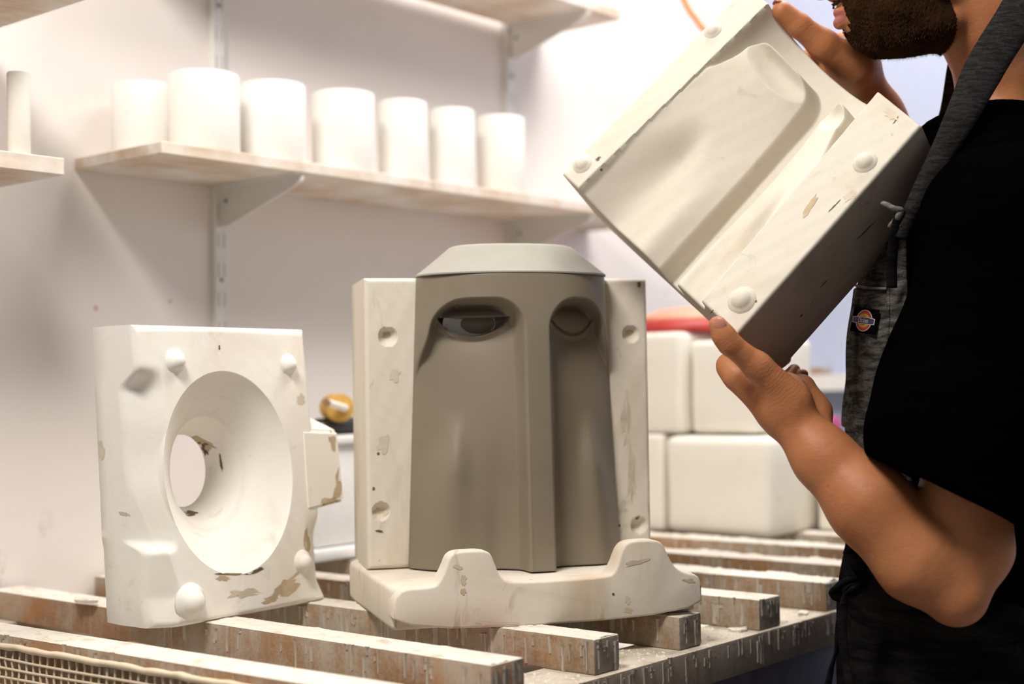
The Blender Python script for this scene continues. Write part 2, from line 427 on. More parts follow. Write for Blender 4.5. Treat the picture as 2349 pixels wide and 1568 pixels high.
for i, (x0, x1, y0) in enumerate(bats):
    pale = i in (0, 1)
    bm = bmesh.new(); add_box(bm, Vector((x0, y0, ZB))+BO, Vector((x1, 1.912, ZT))+BO, .0028, 2)
    bmesh.ops.recalc_face_normals(bm, faces=bm.faces[:])
    for f in bm.faces:
        if f.normal.y < -.8: f.material_index = 1
    o = bmobj('batten', bm, None, bench, mats=[M['batten_pale' if pale else 'batten'], M['batten_end']])
    if i == 0:
        piv = Vector((.935, 1.30, 0))+BO
        o.matrix_local = Matrix.Translation(piv) @ Matrix.Rotation(.045, 4, 'Z') @ Matrix.Translation(-piv)
    bm = bmesh.new()
    drips(bm, x0, y0+.006, min(y0+.62, 1.9), ZT, 46 if not pale else 30, 'x'); setp(bmobj('slip_drips', bm, M['slip'], o), kind='stuff')
    bm = bmesh.new(); drips(bm, y0, x0+.004, x1-.004, ZT, 7, 'y'); setp(bmobj('end_drips', bm, M['slip_dark'], o), kind='stuff')
    v, f = crust(x0, x1, y0, 1.9, ZT, (.35, .75, .8, .35, .35, 1.35, 1.7, 1.3, 1.0, .8)[i], i*1.9+.4)
    setp(mesh('plaster_crust', v, f, M['slip_white'], o), kind='stuff')
rail = bpart('rail', (.84, .943, ZB-.046), (2.78, 1.028, ZB), M['rail'])
bm = bmesh.new(); drips(bm, .943, .9, 2.3, ZB, 120, 'y'); setp(bmobj('slip_drips', bm, M['slip_dark'], rail), kind='stuff')
v, f = [], []
for _ in range(420):                            # crumbs of plaster on the rail
    k = rng.choice([(1.155, 1.25), (1.33, 1.43), (1.51, 1.60), (1.69, 1.79), (1.88, 1.97)]) if rng.random() < .9 else (1.1, 2.2)
    c = np.array([rng.uniform(*k), rng.uniform(.948, 1.024), ZB])+np.array(BO); r = rng.uniform(.0006, .0028)
    a = rng.uniform(0, 6.28); b = len(v)
    for j in range(4): v.append(tuple(c+[math.cos(a+j*1.57)*r*rng.uniform(.6, 1.4), math.sin(a+j*1.57)*r*rng.uniform(.6, 1.4), 0]))
    v.append(tuple(c+[0, 0, r*rng.uniform(.5, 1.1)]))
    f += [(b, b+1, b+4), (b+1, b+2, b+4), (b+2, b+3, b+4), (b+3, b, b+4)]
setp(mesh('plaster_crumbs', v, f, M['slip_white'], rail, smooth=False), kind='stuff')
bpart('back_rail', (.84, 1.84, ZB-.046), (2.78, 1.915, ZB), M['rail'])
bpart('tray', (.88, 1.03, ZB-.075), (2.74, 1.84, ZB-.055), M['plaster_clean'])
bpart('side_panel', (.86, .957, .42), (2.76, .972, ZB-.046), M['navy'])
for x in (.87, 2.69):
    for y in (.975, 1.85): bpart('leg', (x, y, 0), (x+.06, y+.06, ZB-.046), M['rail'])
# netting hung over the nearest batten
v, f = [], []
def strand(p, q, w, off):
    p, q = np.array(p), np.array(q); n = 14; pts = [p+(q-p)*t+np.array([wob(t*5, off, 1.3, off)*.0012, wob(t*6, off, 1, off+2)*.0015, wob(t*6, off*1.7, 1, off)*.0015]) for t in np.linspace(0, 1, n)]
    a, b = tube(pts, w, 5); k = len(v); v.extend(a); f.extend(tuple(i+k for i in q_) for q_ in b)
def xa(y): return .909-(y-1.30)*.045-.0045
for i, y in enumerate(np.arange(1.0, 1.88, .0135)):
    strand((xa(y), y, ZT-.016), (xa(y)-.002, y+.001, ZT-.105), .0017, i*.7)
for j, z in enumerate(np.arange(ZT-.026, ZT-.105, -.0105)): strand((xa(1.0)-.001, 1.0, z), (xa(1.88)-.001, 1.88, z), .0017, j*1.3+.2)
net = mesh('netting', np.array(v)+np.array(BO), f, M['net'], bench)
a, b = tube([(xa(y)+.0005, y, ZT-.012+.0012*wob(y*40, 0)) for y in np.linspace(.99, 1.88, 60)], [.0065+.0012*wob(y*70, 2) for y in np.linspace(.99, 1.88, 60)], 10, .6)
mesh('rolled_edge', np.array(a)+np.array(BO), b, M['net'], net)
bm = bmesh.new(); 
for k in range(1): add_box(bm, Vector((.912, .99, ZT-.12))+BO, Vector((.918, 1.88, ZT-.0405))+BO, .001)
o = bmobj('backing_cloth', bm, M['net_back'], net)
o.matrix_local = Matrix.Translation(piv) @ Matrix.Rotation(.045, 4, 'Z') @ Matrix.Translation(-piv)

# loose flakes of plaster
def flake(name, c, r, rot, label, lift=.002):
    n = 11; V = []; a = np.linspace(0, 2*math.pi, n, endpoint=False)
    rr = [r*rng.uniform(.6, 1.15) for _ in a]
    for zz, k in ((0, .92), (lift, 1.0), (lift*1.4, .8)):
        for q, s in zip(a, rr): V.append((s*k*math.cos(q)*1.9, s*k*math.sin(q), zz+.0008*math.sin(3*q)))
    Fc = [tuple(range(n-1, -1, -1))]+[(j*n+i, j*n+(i+1) % n, (j+1)*n+(i+1) % n, (j+1)*n+i) for j in range(2) for i in range(n)]+[tuple(2*n+i for i in range(n))]
    o = mesh(name, V, Fc, M['slip_white'], smooth=False); o.location = c; o.rotation_euler = (0, 0, rot)
    return setp(o, label, 'plaster flake')
flake('plaster_flake', Vector(PZ(1695, 1447, ZB)), .010, -.5, 'thin white flake of plaster lying on the front rail between two batten ends', .003)
flake('plaster_flake', Vector(PZ(200, 1380, ZT+.004)), .013, 1.6, 'curled white plaster flake on the batten left of the funnel block', .004)
flake('plaster_flake', Vector(PZ(1842, 1408, ZB)), .008, .6, 'small plaster flake on the front rail close to the person', .003)

# orange things under the bench
oc = PZ(1238, 1545, ZB-.008); zt_ = ZB-.0545
o = empty('orange_scoop', (1.234, 1.046, zt_), 'bright orange plastic scoop between two battens at the bottom edge', 'scoop')
box('blade', (-.018, -.010, 0), (.022, .030, .046), M['orange'], o, .004)
a, b = lathe([(.002, 0), (.010, .003), (.014, .016), (.013, .032), (.006, .038), (.001, .039)], 20)
mesh('knob', np.array(a)+np.array([-.034, .004, 0]), b, M['peach'], o)

# ------------------------------------------------------------------ shelves
def upright(x, label):
    o = empty('shelf_upright', (x, 1.92, 1.5), label, 'shelf upright', 'slotted uprights on the wall')
    bm = bmesh.new(); add_box(bm, (-.0125, -.013, -.55), (.0125, 0, .9), .0008, 1); bmobj('channel', bm, M['white_paint'], o)
    v, f = [], []
    for z in np.arange(-.5, .88, .05):
        for dx in (-.0075, .0045):
            k = len(v); v += [(dx, -.0133, z), (dx+.003, -.0133, z), (dx+.003, -.0133, z+.024), (dx, -.0133, z+.024), (dx, -.012, z), (dx+.003, -.012, z), (dx+.003, -.012, z+.024), (dx, -.012, z+.024)]
            f += [(k, k+1, k+2, k+3), (k, k+4, k+5, k+1), (k+1, k+5, k+6, k+2), (k+2, k+6, k+7, k+3), (k+3, k+7, k+4, k)]
    setp(mesh('slots', v, f, M['slot'], o, smooth=False), kind='stuff')
    for z in (-.155, .31):
        a, b = lathe([(.0035, 0), (.0035, .001), (.002, .0022), (.0004, .0026)], 12)
        mesh('screw', np.stack([np.array(a)[:, 0], -.013-np.array(a)[:, 2], np.array(a)[:, 1]+z], 1), b, M['screw'], o)
upright(1.5155, 'white slotted steel upright left of the tallest pot, running down behind the funnel block')
upright(2.285, 'white slotted steel upright on the wall behind the last pot of the row')
def bracket(x, z, label, g='triangular shelf brackets'):
    o = empty('shelf_bracket', (x, 1.907, z), label, 'bracket', g)
    P = [(0, 0), (-.205, 0), (-.207, -.008), (-.19, -.016), (-.02, -.066), (0, -.066)]
    bm = bmesh.new()
    A = [bm.verts.new((-.0015, y, zz)) for y, zz in P]; B = [bm.verts.new((.0015, y, zz)) for y, zz in P]
    bm.faces.new(A); bm.faces.new(B[::-1])
    for i in range(len(P)): bm.faces.new((A[i], B[i], B[(i+1) % 6], A[(i+1) % 6]))
    add_box(bm, (-.012, -.205, -.0025), (.012, 0, 0), .0005, 1)
    a, b = tube([(0, -.205, -.009), (0, -.188, -.017), (0, -.02, -.067), (0, 0, -.067)], .003, 8)
    vs = [bm.verts.new(p) for p in a]
    for q in b:
        try: bm.faces.new([vs[i] for i in q])
        except ValueError: pass
    bmobj('arm', bm, M['white_paint'], o, sharp=30)
    a, b = lathe([(.0038, 0), (.0038, .0012), (.002, .003), (.0004, .0034)], 12); a = np.array(a)
    mesh('screw', np.stack([-.0015-a[:, 2], a[:, 1]-.016, a[:, 0]-.026], 1), b, M['screw'], o, )
    mesh('screw', np.stack([.0015+a[:, 2], a[:, 0]-.016, a[:, 1]-.026], 1), b, M['screw'], o)
    return o
ZS = 1.503
bracket(1.5155, ZS, 'white triangular bracket under the pot shelf, below the tallest pot')
bracket(2.285, ZS, 'white triangular bracket under the pot shelf, above the clay lid')
bracket(1.5155, 1.915, 'white triangular bracket of the top shelf cut off by the upper image edge')
bracket(2.285, 1.915, 'white triangular bracket of the top shelf above the last pot')
def board(lo, hi, label, g):
    bm = bmesh.new(); add_box(bm, lo, hi, .0012, 1); bmesh.ops.recalc_face_normals(bm, faces=bm.faces[:])
    c = (Vector(lo)+Vector(hi))/2
    for fa in bm.faces:
        if fa.normal.x < -.8: fa.material_index = 1
    bm.transform(Matrix.Translation(-c))
    o = bmobj('shelf_board', bm, None, mats=[M['board'], M['board_end']]); o.location = c
    return setp(o, label, 'shelf', g)
board((1.243, 1.697, ZS), (1.815, 1.9185, ZS+.018), 'dusty shelf board under the wider white pots', 'boards of the pot shelf')
board((1.8165, 1.697, ZS), (2.56, 1.9185, ZS+.018), 'dusty shelf board under the narrow white pots, running behind the held mould', 'boards of the pot shelf')
board((1.26, 1.70, 1.915), (2.40, 1.902, 1.934), 'top shelf board seen from below above the pot row', 'boards of the top shelves')
board((.30, 1.672, 1.450), (1.068, 1.918, 1.473), 'nearer shelf board at the left edge with a plaster stick on it', 'boards of the left shelves')
board((.30, 1.600, 1.676), (1.068, 1.918, 1.698), 'brown shelf board in the top left corner of the picture', 'boards of the left shelves')

def pot(cx, r, h, y, label, name='plaster_pot', z=ZS+.018, g='white plaster pots on the shelf', cat='pot'):
    b = .004
    prof = [(r*.2, 0), (r-b, 0), (r-.001, b*.4), (r, b), (r*1.003, h*.5), (r, h-b), (r-b*.3, h-b*.3), (r-b, h), (r-.012, h), (r-.015, h-.004), (r-.017, .02), (r*.2, .018)]
    v, f = lathe(prof, 64); o = mesh(name, v, f, M['pot'], sharp=40); o.location = (cx, y, z)
    return setp(o, label, cat, g)
pots = [(300, 389, 177, 1.850, .050, 'white plaster pot half hidden behind the tallest pot'),
        (389, 549, 150, 1.757, None, 'tallest white plaster pot, at the left corner of the shelf'),
        (551, 701, 175, 1.757, None, 'wide white plaster pot just right of the tallest one'),
        (716, 859, 197, 1.757, None, 'white plaster pot in the middle of the row, fourth from the left'),
        (868, 980, 220, 1.757, None, 'narrow white plaster pot right of the middle, third from the right'),
        (985, 1088, 240, 1.757, None, 'narrowest white plaster pot, last but one on the right'),
        (1092, 1203, 257, 1.757, None, 'last white plaster pot at the right end of the row')]
for l, r_, t, y, rad, lab in pots:
    c = PY((l+r_)/2, 300, y); k = np.dot(c-CP, CF); r = rad or (r_-l)/2*k/FPX
    if rad: c = PY(275, 300, y); c[0] += .045
    pf = c-np.array([F0[0], F0[1], 0])*r
    zt = CP[2]+(pray((l+r_)/2, t)/np.dot(pray((l+r_)/2, t), CF))[2]*np.dot(pf-CP, F0)
    pot(c[0], r, zt-ZS-.018, y, lab)
c = PZ(43, 353, 1.473)
v, f = lathe([(.004, 0), (.0145, 0), (.015, .001), (.0148, .06), (.0152, .108), (.0145, .1105), (.010, .1115), (.002, .1118)], 32)
o = mesh('plaster_stick', v, f, M['plaster'], sharp=40); o.location = (c[0]+.010, c[1]+.016, 1.473)
setp(o, 'round white plaster stick standing on the nearer shelf at the left edge', 'plaster stick')

# ------------------------------------------------------------------ background on the bench
def lump(name, lo, hi, rad, label, mat='plaster_clean', g='white mould blocks stacked at the far end', seed=0):
    bm = bmesh.new(); add_box(bm, lo, hi, rad, 4); c = (Vector(lo)+Vector(hi))/2; c.z = lo[2]
    bm.transform(Matrix.Translation(-c))
    bmesh.ops.subdivide_edges(bm, edges=[e for e in bm.edges if e.calc_length() > .04], cuts=3, use_grid_fill=True)
    for vtx in bm.verts:
        w = .0012*float(wob(vtx.co.x*30+seed, vtx.co.y*30+vtx.co.z*24, 1, seed)); vtx.co.x += w; vtx.co.y -= w
    o = bmobj(name, bm, M[mat]); o.location = c
    return setp(o, label, 'mould block', g)
lump('mould_block', (2.262, 1.53, ZT), (2.44, 1.74, ZT+.185), .010, 'lower white block at the left of the far stack, mostly hidden by the clay mould')
lump('mould_block', (2.262, 1.30, ZT), (2.50, 1.525, ZT+.182), .018, 'large white block with rounded edges in the lower row of the far stack')
lump('mould_block', (2.42, 1.02, ZT), (2.64, 1.29, ZT+.178), .012, 'lower white block of the far stack behind the forearm')
lump('mould_block', (2.272, 1.492, ZT+.1865), (2.50, 1.74, ZT+.380), .012, 'upper white block of the far stack with a red bowl on it')
lump('mould_block', (2.30, 1.345, ZT+.1865), (2.52, 1.488, ZT+.362), .012, 'upper white block of the far stack directly behind the thumb')
o = empty('red_bowl', (2.40, 1.555, ZT+.3805), 'upturned red rubber bowl on top of the far white blocks', 'bowl')
v, f = lathe([(.02, .001), (.105, 0), (.110, .004), (.108, .012), (.102, .022), (.05, .030), (.004, .031)], 40)
mesh('rim', v, f, M['red'], o)
v, f = lathe([(.06, .0215), (.099, .0222), (.088, .034), (.06, .046), (.03, .051), (.003, .052)], 40); mesh('dome', v, f, M['pink'], o)
o = empty('spray_bottle', (2.58, 1.80, ZT), 'blurred grey green bottle neck standing behind the red bowl', 'bottle')
v, f = lathe([(.01, 0), (.03, .002), (.032, .02), (.032, .30), (.012, .36), (.010, .37)], 24); mesh('body', v, f, M['tub'], o)
v, f = lathe([(.004, .371), (.013, .371), (.013, .39), (.007, .40), (.006, .445), (.002, .447)], 20); mesh('cap', v, f, M['greyblue'], o)
c = PD(1755, 968, 2.62); v, f = lathe([(.01, 0), (.019, .001), (.021, .01), (.019, .028), (.008, .032), (.002, .033)], 24)
o = mesh('magenta_cup', v, f, M['purple']); o.location = (2.52, 1.31, ZT+.1825); setp(o, 'small magenta cup on the lower far block behind the forearm', 'cup')
o = box('wood_offcut', (-.03, -.02, 0), (.03, .02, .018), M['batten'], None, .002); c = PA(1878, 882, 0, 3.24); o.location = (3.24, c[1], 1.1755)
setp(o, 'small brown wood offcut on the white ledge of the far wall', 'wood offcut')

rx_ = PY(775, 930, 1.765)[0]
tub = empty('white_tub', (rx_+.03, 1.79, ZT+.0042), 'white plastic tub on the bench between the funnel block and the clay mould', 'tub')
bm = bmesh.new()
def ring_tub(bm, w0, w1, z0, z1, th):
    add_box(bm, (-w0, -w0*.55, z0), (w0, w0*.55, z1), .006, 2)
ring_tub(bm, .115, .115, .02, .186, .004); bmobj('body', bm, M['tub'], tub)
box('rim', (-.125, -.072, .1855), (.125, .072, .200), M['tub'], tub, .004)
box('base_tray', (-.135, -.08, 0), (.135, .08, .019), M['tub'], tub, .005)
zr = ZT+.2047
o = empty('foam_roller', (rx_, 1.765, zr), 'yellow foam roller with a white stick on the white tub', 'roller')
def cyl(name, p, q, r, mat, parent, seg=24):
    a, b = tube([p, np.array(p)+(np.array(q)-np.array(p))*.02, np.array(p)+(np.array(q)-np.array(p))*.98, q], [r*.93, r, r, r*.93], seg)
    return mesh(name, a, b, mat, parent, sharp=40)
cyl('foam', (-.012, -.02, .045), (.016, .030, .045), .0235, M['mustard'], o)
cyl('stick', (-.055, -.035, .055), (-.004, -.024, .044), .006, M['plaster'], o)
cyl('stick_end', (-.0605, -.0362, .0562), (-.0545, -.0349, .0549), .0063, M['batten'], o)
cyl('bracket', (-.03, .02, .014), (.055, .01, .014), .014, M['black'], o)
o = empty('cork_disc', (rx_-.065, 1.775, zr), 'yellowish cork disc lying beside the roller on the tub', 'disc')
cyl('disc', (-.02, 0, .010), (.03, -.01, .010), .010, M['mustard'], o)
pts = catmull([PD(1545, -60, 2.9), PD(1565, -8, 2.9), PD(1582, 25, 2.9), PD(1606, 58, 2.9), PD(1640, 120, 2.9), PD(1660, 420, 2.9)], 8)
a, b = tube(pts, .0062, 12); setp(mesh('hanging_cord', a, b, M['cord']), 'orange cord hanging down behind the upper corner of the held mould', 'cord')

# ------------------------------------------------------------------ funnel block leaning on the battens
FO = PZ(372, 1446, ZT); fx = PZ(750, 1375, ZT)-FO; fx[2] = 0; FW = np.linalg.norm(fx); fx /= FW; fy = np.array([-fx[1], fx[0], 0])
blk = empty('funnel_mould_block', FO, 'white plaster mould block with a wide funnel shaped hole, standing on the battens at left', 'plaster mould', mat=frame(FO, fx, fy, ZZ))
def loc2(px, py):
    p = hit(px, py, FO, fy-.07*ZZ)-FO; return np.dot(p, fx), p[2]
SH = -.052
def uns(px, py):
    x, z = loc2(px, py); return x-SH*z, z          # remove the lean of the outline
FH = .362; FD = .108
ecx, ecz = uns(528, 1083); ax = (loc2(672, 1083)[0]-loc2(383, 1083)[0])/2; az = (loc2(528, 848)[1]-loc2(528, 1318)[1])/2
def relief_f(x, z):
    zn = sm(.088, .104, z)*(1-sm(.282, .312, z)); h = -1.15*np.clip(.036+.0012*np.sin(z*70)-x, 0, 1)*zn
    h = h-.9*np.clip(.034-x-.25*np.abs(z-.035), 0, 1)
    h = h-.5*np.clip(x-(FW-.030), 0, 1)*sm(.0, .03, z)*(1-sm(.08, .12, z))
    h = h+.0002*wob(x*40, z*40, 1, 2)
    e = np.minimum.reduce([x, FW-x, z, FH-z]); k = np.clip(1-e/.006, 0, 1)
    return h-.006*(1-np.sqrt(np.clip(1-k*k, 0, 1)))
th = np.linspace(-math.pi, math.pi, 360, endpoint=False)
cr = [math.atan2(z-ecz, x-ecx) for x, z in ((0, 0), (FW, 0), (FW, FH), (0, FH))]
for a in cr: th[np.argmin(abs(th-a))] = a
dx, dz = np.cos(th), np.sin(th)
tx = np.where(dx > 0, (FW-ecx)/np.where(dx > 0, dx, 1), np.where(dx < 0, -ecx/np.where(dx < 0, dx, -1), 9))
tz = np.where(dz > 0, (FH-ecz)/np.where(dz > 0, dz, 1), np.where(dz < 0, -ecz/np.where(dz < 0, dz, -1), 9))
tt = np.minimum(tx, tz); ox, oz = ecx+dx*tt, ecz+dz*tt
er = 1/np.sqrt((dx/ax)**2+(dz/az)**2); ix, iz = ecx+dx*er, ecz+dz*er
V = []; n = len(th)
def ringv(x, z, y):
    xs = x*(1+.028*z/FH)+SH*z; V.append(np.stack([xs, y, z], 1))
c0, c1 = FW/2, FH/2
for s, ins in ((1, .006), (.93, .001), (.6, 0), (.3, 0), (.05, 0)):
    x = ox+np.sign(c0-ox)*ins*(abs(ox-c0) > .45*FW); z = oz+np.sign(c1-oz)*ins*(abs(oz-c1) > .45*FH)
    hb = -relief_f(ox, oz)
    inset = .034*(1-sm(.03, .05, ox))*sm(.085, .13, oz)*(1-sm(.285, .31, oz))*(1-s)*1.0
    ringv(x+inset*0, z, hb*(1-s)+FD*s+.0005*wob(oz*50, ox*50+s*4))
for s in np.linspace(0, 1, 34)**.8:
    x, z = ox+(ix-ox)*s, oz+(iz-oz)*s; ringv(x, z, -relief_f(x, z))
for k, d in ((.995, .0012), (.985, .004), (.9, .0135), (.8, .025), (.7, .036), (.62, .046), (.585, .050), (.56, .0515), (.545, .054), (.50, .064), (.44, .080), (.395, .094), (.375, .1), (.365, .104), (.40, FD)):
    ringv(ecx+(ix-ecx)*k, ecz+(iz-ecz)*k, np.full(n, d)+(.0002*wob(ix*60, iz*60) if k < .9 else 0))
nr = len(V); V = np.concatenate(V); V[:, 1] += .07*V[:, 2]*np.clip(1-V[:, 1]/FD, 0, 1); F = []
a = np.arange(n); b = np.roll(a, -1)
for j in range(nr-1): F += np.stack([j*n+a, j*n+b, (j+1)*n+b, (j+1)*n+a], 1).tolist()
F += np.stack([(nr-1)*n+a, (nr-1)*n+b, b, a], 1).tolist()
mesh('block', V, F, M['plaster_bright'], blk, sharp=55)
for px, py, r in ((402, 828, .0105), (661, 836, .0095), (694, 1288, .0105), (437, 1380, .0155)):
    x, z = loc2(px, py); knob(blk, (x, -.001+.07*z, z), M['plaster_bright'], r, r*1.05, axis='-y')
# tongue on the right edge
TP = [loc2(*q) for q in ((690, 985), (772, 988), (788, 1148), (702, 1172))]
bm = bmesh.new()
fr = [bm.verts.new((x, -.004 if i in (1, 2) else -.0015, z)) for i, (x, z) in enumerate(TP)]
for v_ in fr: v_.co.y += .07*v_.co.z
bk = [bm.verts.new((x-(.004 if i in (1, 2) else 0), .070, z+(.030, .022, -.002, -.006)[i])) for i, (x, z) in enumerate(TP)]
bm.faces.new(fr); bm.faces.new(bk[::-1])
for i in range(4): bm.faces.new((fr[i], bk[i], bk[(i+1) % 4], fr[(i+1) % 4]))
bmesh.ops.bevel(bm, geom=bm.edges[:], offset=.004, segments=3, affect='EDGES')
bmobj('tongue', bm, M['plaster_bright'], blk)
v, f = lathe([(.006, -.0004), (.0042, .0006), (.001, .0008)], 9)
for px, py, sx, sz in ((452, 1010, 1.4, 3.2), (474, 1040, 1.0, 2.2), (510, 1065, .7, 4.0), (437, 1177, 2.6, 1.1)):
    pass

# ------------------------------------------------------------------ plaster base, back mould half, clay casting
p0, p1 = PZ(905, 1455, ZT), PZ(1612, 1408, ZT); sx = p1-p0; sx[2] = 0; SW = np.linalg.norm(sx); sx /= SW; sy = np.array([-sx[1], sx[0], 0])
slab = empty('plaster_slab', p0, 'thick plaster base slab with two upright tongues along its front edge', 'plaster base', mat=frame(p0, sx, sy, ZZ))
ST = .051; SDp = .30
prof = [(0, 0), (0, ST), (.048, ST), (.056, ST+.008), (.066, ST+.034), (.074, ST+.040), (.108, ST+.040), (.117, ST+.035), (.126, ST+.010), (.136, ST),
        (.262, ST), (.272, ST+.008), (.281, ST+.036), (.291, ST+.042), (.324, ST+.042), (.333, ST+.037), (.345, ST+.011), (.357, ST+.001), (SW, ST-.004), (SW, .0)]
bm = bmesh.new(); add_box(bm, (.0008, .02, .0004), (SW-.0008, SDp, ST-.001), .006, 3)
pr = np.array(prof)
for _ in range(2):                              # round the corners of the outline
    nx_ = np.roll(pr, -1, 0); pr = np.stack([pr*.78+nx_*.22, pr*.22+nx_*.78], 1).reshape(-1, 2)
pr[:, 0] += .0007*wob(pr[:, 1]*90, pr[:, 0]*40); tg = np.roll(pr, -1, 0)-np.roll(pr, 1, 0); nn_ = np.stack([-tg[:, 1], tg[:, 0]], 1); nn_ /= np.linalg.norm(nn_, axis=1)[:, None]
loops = []
for y_, ins in ((0, .0030), (.0004, .0016), (.0013, .0005), (.0030, 0), (.034, 0), (.039, .0012), (.042, .004), (.043, .008)):
    q = pr-nn_*ins if True else pr
    up_ = np.clip(pr[:, 1]-ST, 0, 1)
    loops.append([bm.verts.new((x, y_+(0 if y_ < .02 else -.25*u_), z)) for (x, z), u_ in zip(q, up_)])
for A, B in zip(loops, loops[1:]):
    for i in range(len(A)): bm.faces.new((A[i], B[i], B[(i+1) % len(A)], A[(i+1) % len(A)]))
bm.faces.new(loops[0]); bm.faces.new(loops[-1][::-1])
o = bmobj('slab', bm, M['plaster_aged'], slab, sharp=50)

YW = math.radians(13)
mo = np.array([0, 1.861])                        # centre of the parting line, in camera ground axes
w3 = lambda a, b: R0*a+F0*b
MO = w3(*mo); MO[2] = ZT+ST; mx = w3(math.cos(YW), math.sin(YW)); my = w3(-math.sin(YW), math.cos(YW))
HC = .372; UC = .010
def clay_p(u, z, u0, hole=True, ex=.62, wave=1.):
    """how far the casting stands proud of its parting plane: a face like front with a straight ridge and two scooped panels"""
    t = z/HC; a = .141-.015*t; Sr = .112-.0265*np.minimum(z/.34, 1)
    x = np.clip(np.abs(u)/a, 0, 1); outer = (.100-.016*t)*(1-x**2.3)**.62
    side = np.sign(u-u0); q = np.clip((np.abs(u-u0)-.0115)/(np.where(side > 0, a-u0, a+u0)-.0115), 0, 1)
    pan = (.074-.012*t)*np.clip(1-q, 0, 1)**ex
    s = np.abs(q)
    low = 1-sm(.03, .21, z)
    pan = pan+wave*.017*np.exp(-((q-.62-.10*low)/(.10+.13*low))**2)*(1-sm(.12, .205, z))-wave*.008*np.exp(-((q-.22)/.13)**2)*low
    ae = a+.014-.022*sm(.225, .310, z); uc = np.where(side > 0, (u0+.014+ae)/2, (u0-.006-ae)/2); wd = np.where(side > 0, (ae-u0-.014)/2, (ae+u0-.006)/2)
    du = np.abs(u-uc); rr = .036
    zt = .340-.004*((u-uc)/wd)**2
    qx, qz = du-(wd-.006)+rr, z-zt+rr
    sd = np.minimum(np.maximum(qx, qz), 0)+np.hypot(np.maximum(qx, 0), np.maximum(qz, 0))-rr
    Mk = 1-sm(-.010, .003, sd)
    pan = pan-.033*(q < 2)*np.exp(-np.clip(zt-z, 0, 1)/.065)*np.clip(1-((u-uc)/wd)**2, 0, 1)
    eu, ez = (u-uc)/(wd*.80), (z-.318)/.024
    r2 = eu**2+(np.where(ez > 0, ez/.75, ez/1.25))**2
    pan = pan+np.where(side > 0, .013, .021)*np.clip(1-r2, 0, 1)**1.2
    ridge = Sr*(1-np.where(side > 0, sm(.0105, .017, np.abs(u-u0)), sm(.008, .030, np.abs(u-u0))))
    inner = np.maximum(pan, ridge)
    p = outer*(1-Mk)+inner*Mk
    if hole:
        wl = wd*.70; zf = .3195; dep = .025*np.clip(1-((u-uc)/wl)**2, 0, 1)**.75
        ins = np.minimum(sm(-.0004, .0012, zf-z), sm(-.0004, .0012, z-(zf-dep)))*(np.abs(u-uc) < wl)
        lip = np.exp(-((z-(zf-dep-.0008))/.0012)**2)*(np.abs(u-uc) < wl)*.0012
        p = p+lip*Mk*np.where(side > 0, 0, 1)-ins*Mk*np.where(side > 0, .0035*sm(0, .0035, zf-z)*(z-(zf-dep) < .004), .026)
    return np.maximum(p, .0012)
back = empty('back_mould_half', MO, 'plaster mould half standing on the base behind the grey clay casting', 'plaster mould', mat=frame(MO, mx, my, ZZ))
def bl(px, py):
    p = hit(px, py, MO, my)-MO; return np.dot(p, mx), p[2]
dims = [bl(890, 772)+(.0125,), bl(874, 1172)+(.0115,), bl(1447, 766)+(.0115,), bl(1466, 1204)+(.0115,)]
def back_h(u, z):
    h = .0004*wob(u*60, z*50)
    for x, zz, r in dims:
        d2 = ((u-x)**2+(z-zz)**2)/r**2; h = h-.010*np.clip(1-d2, 0, 1)**.6
    return h
uu = np.unique(np.concatenate([np.linspace(-.193, -.120, 74), np.linspace(-.12, .12, 12), np.linspace(.12, .187, 66)]))
relief_block('half', uu, np.linspace(0, HC, 220), back_h, .145, M['plaster_aged'], back, rad=.006)

clay = empty('clay_casting', MO-my*.0012, 'grey brown clay casting with a straight ridge and two deep eye slots', 'clay casting', mat=frame(MO-my*.0008, mx, my, ZZ))
un = np.linspace(-1, 1, 330)
relief_block('body', un*.141, np.linspace(.001, HC, 420), lambda u, z: clay_p(u*(1-.106*z/HC), z, UC), .0006, M['clay'], clay,
             outline=lambda u, z: (u*(1-.106*z/HC), z), rad=.0006)
for sg, uc_, pz in ((-1, (UC-.006-.128)/2, .0), ):
    v, f = lathe([(.001, -.012), (.012, -.0115), (.024, -.009), (.034, -.004), (.040, .003), (.042, .008)], 40)
    v = np.array(v); pe = float(clay_p(np.array([uc_]), np.array([.31]), UC)[0])
    v = np.stack([v[:, 0]*.82+uc_, -v[:, 2]*.7-pe-.004, np.minimum(v[:, 1]*.5+.312, .3190)], 1)
    setp(mesh('slot_lining', v, f[:-1], M['glaze'], clay), 'shiny wet lining of the eye slot')
pk = clay_p(np.array([-.075]), np.array([.334]), UC)[0]
a, b = tube([(-.078, -pk+.004, .333), (-.078, -pk-.004, .3335), (-.078, -pk-.0065, .334)], [.0016, .0016, .0011], 8); mesh('peg', a, b, M['clay'], clay)
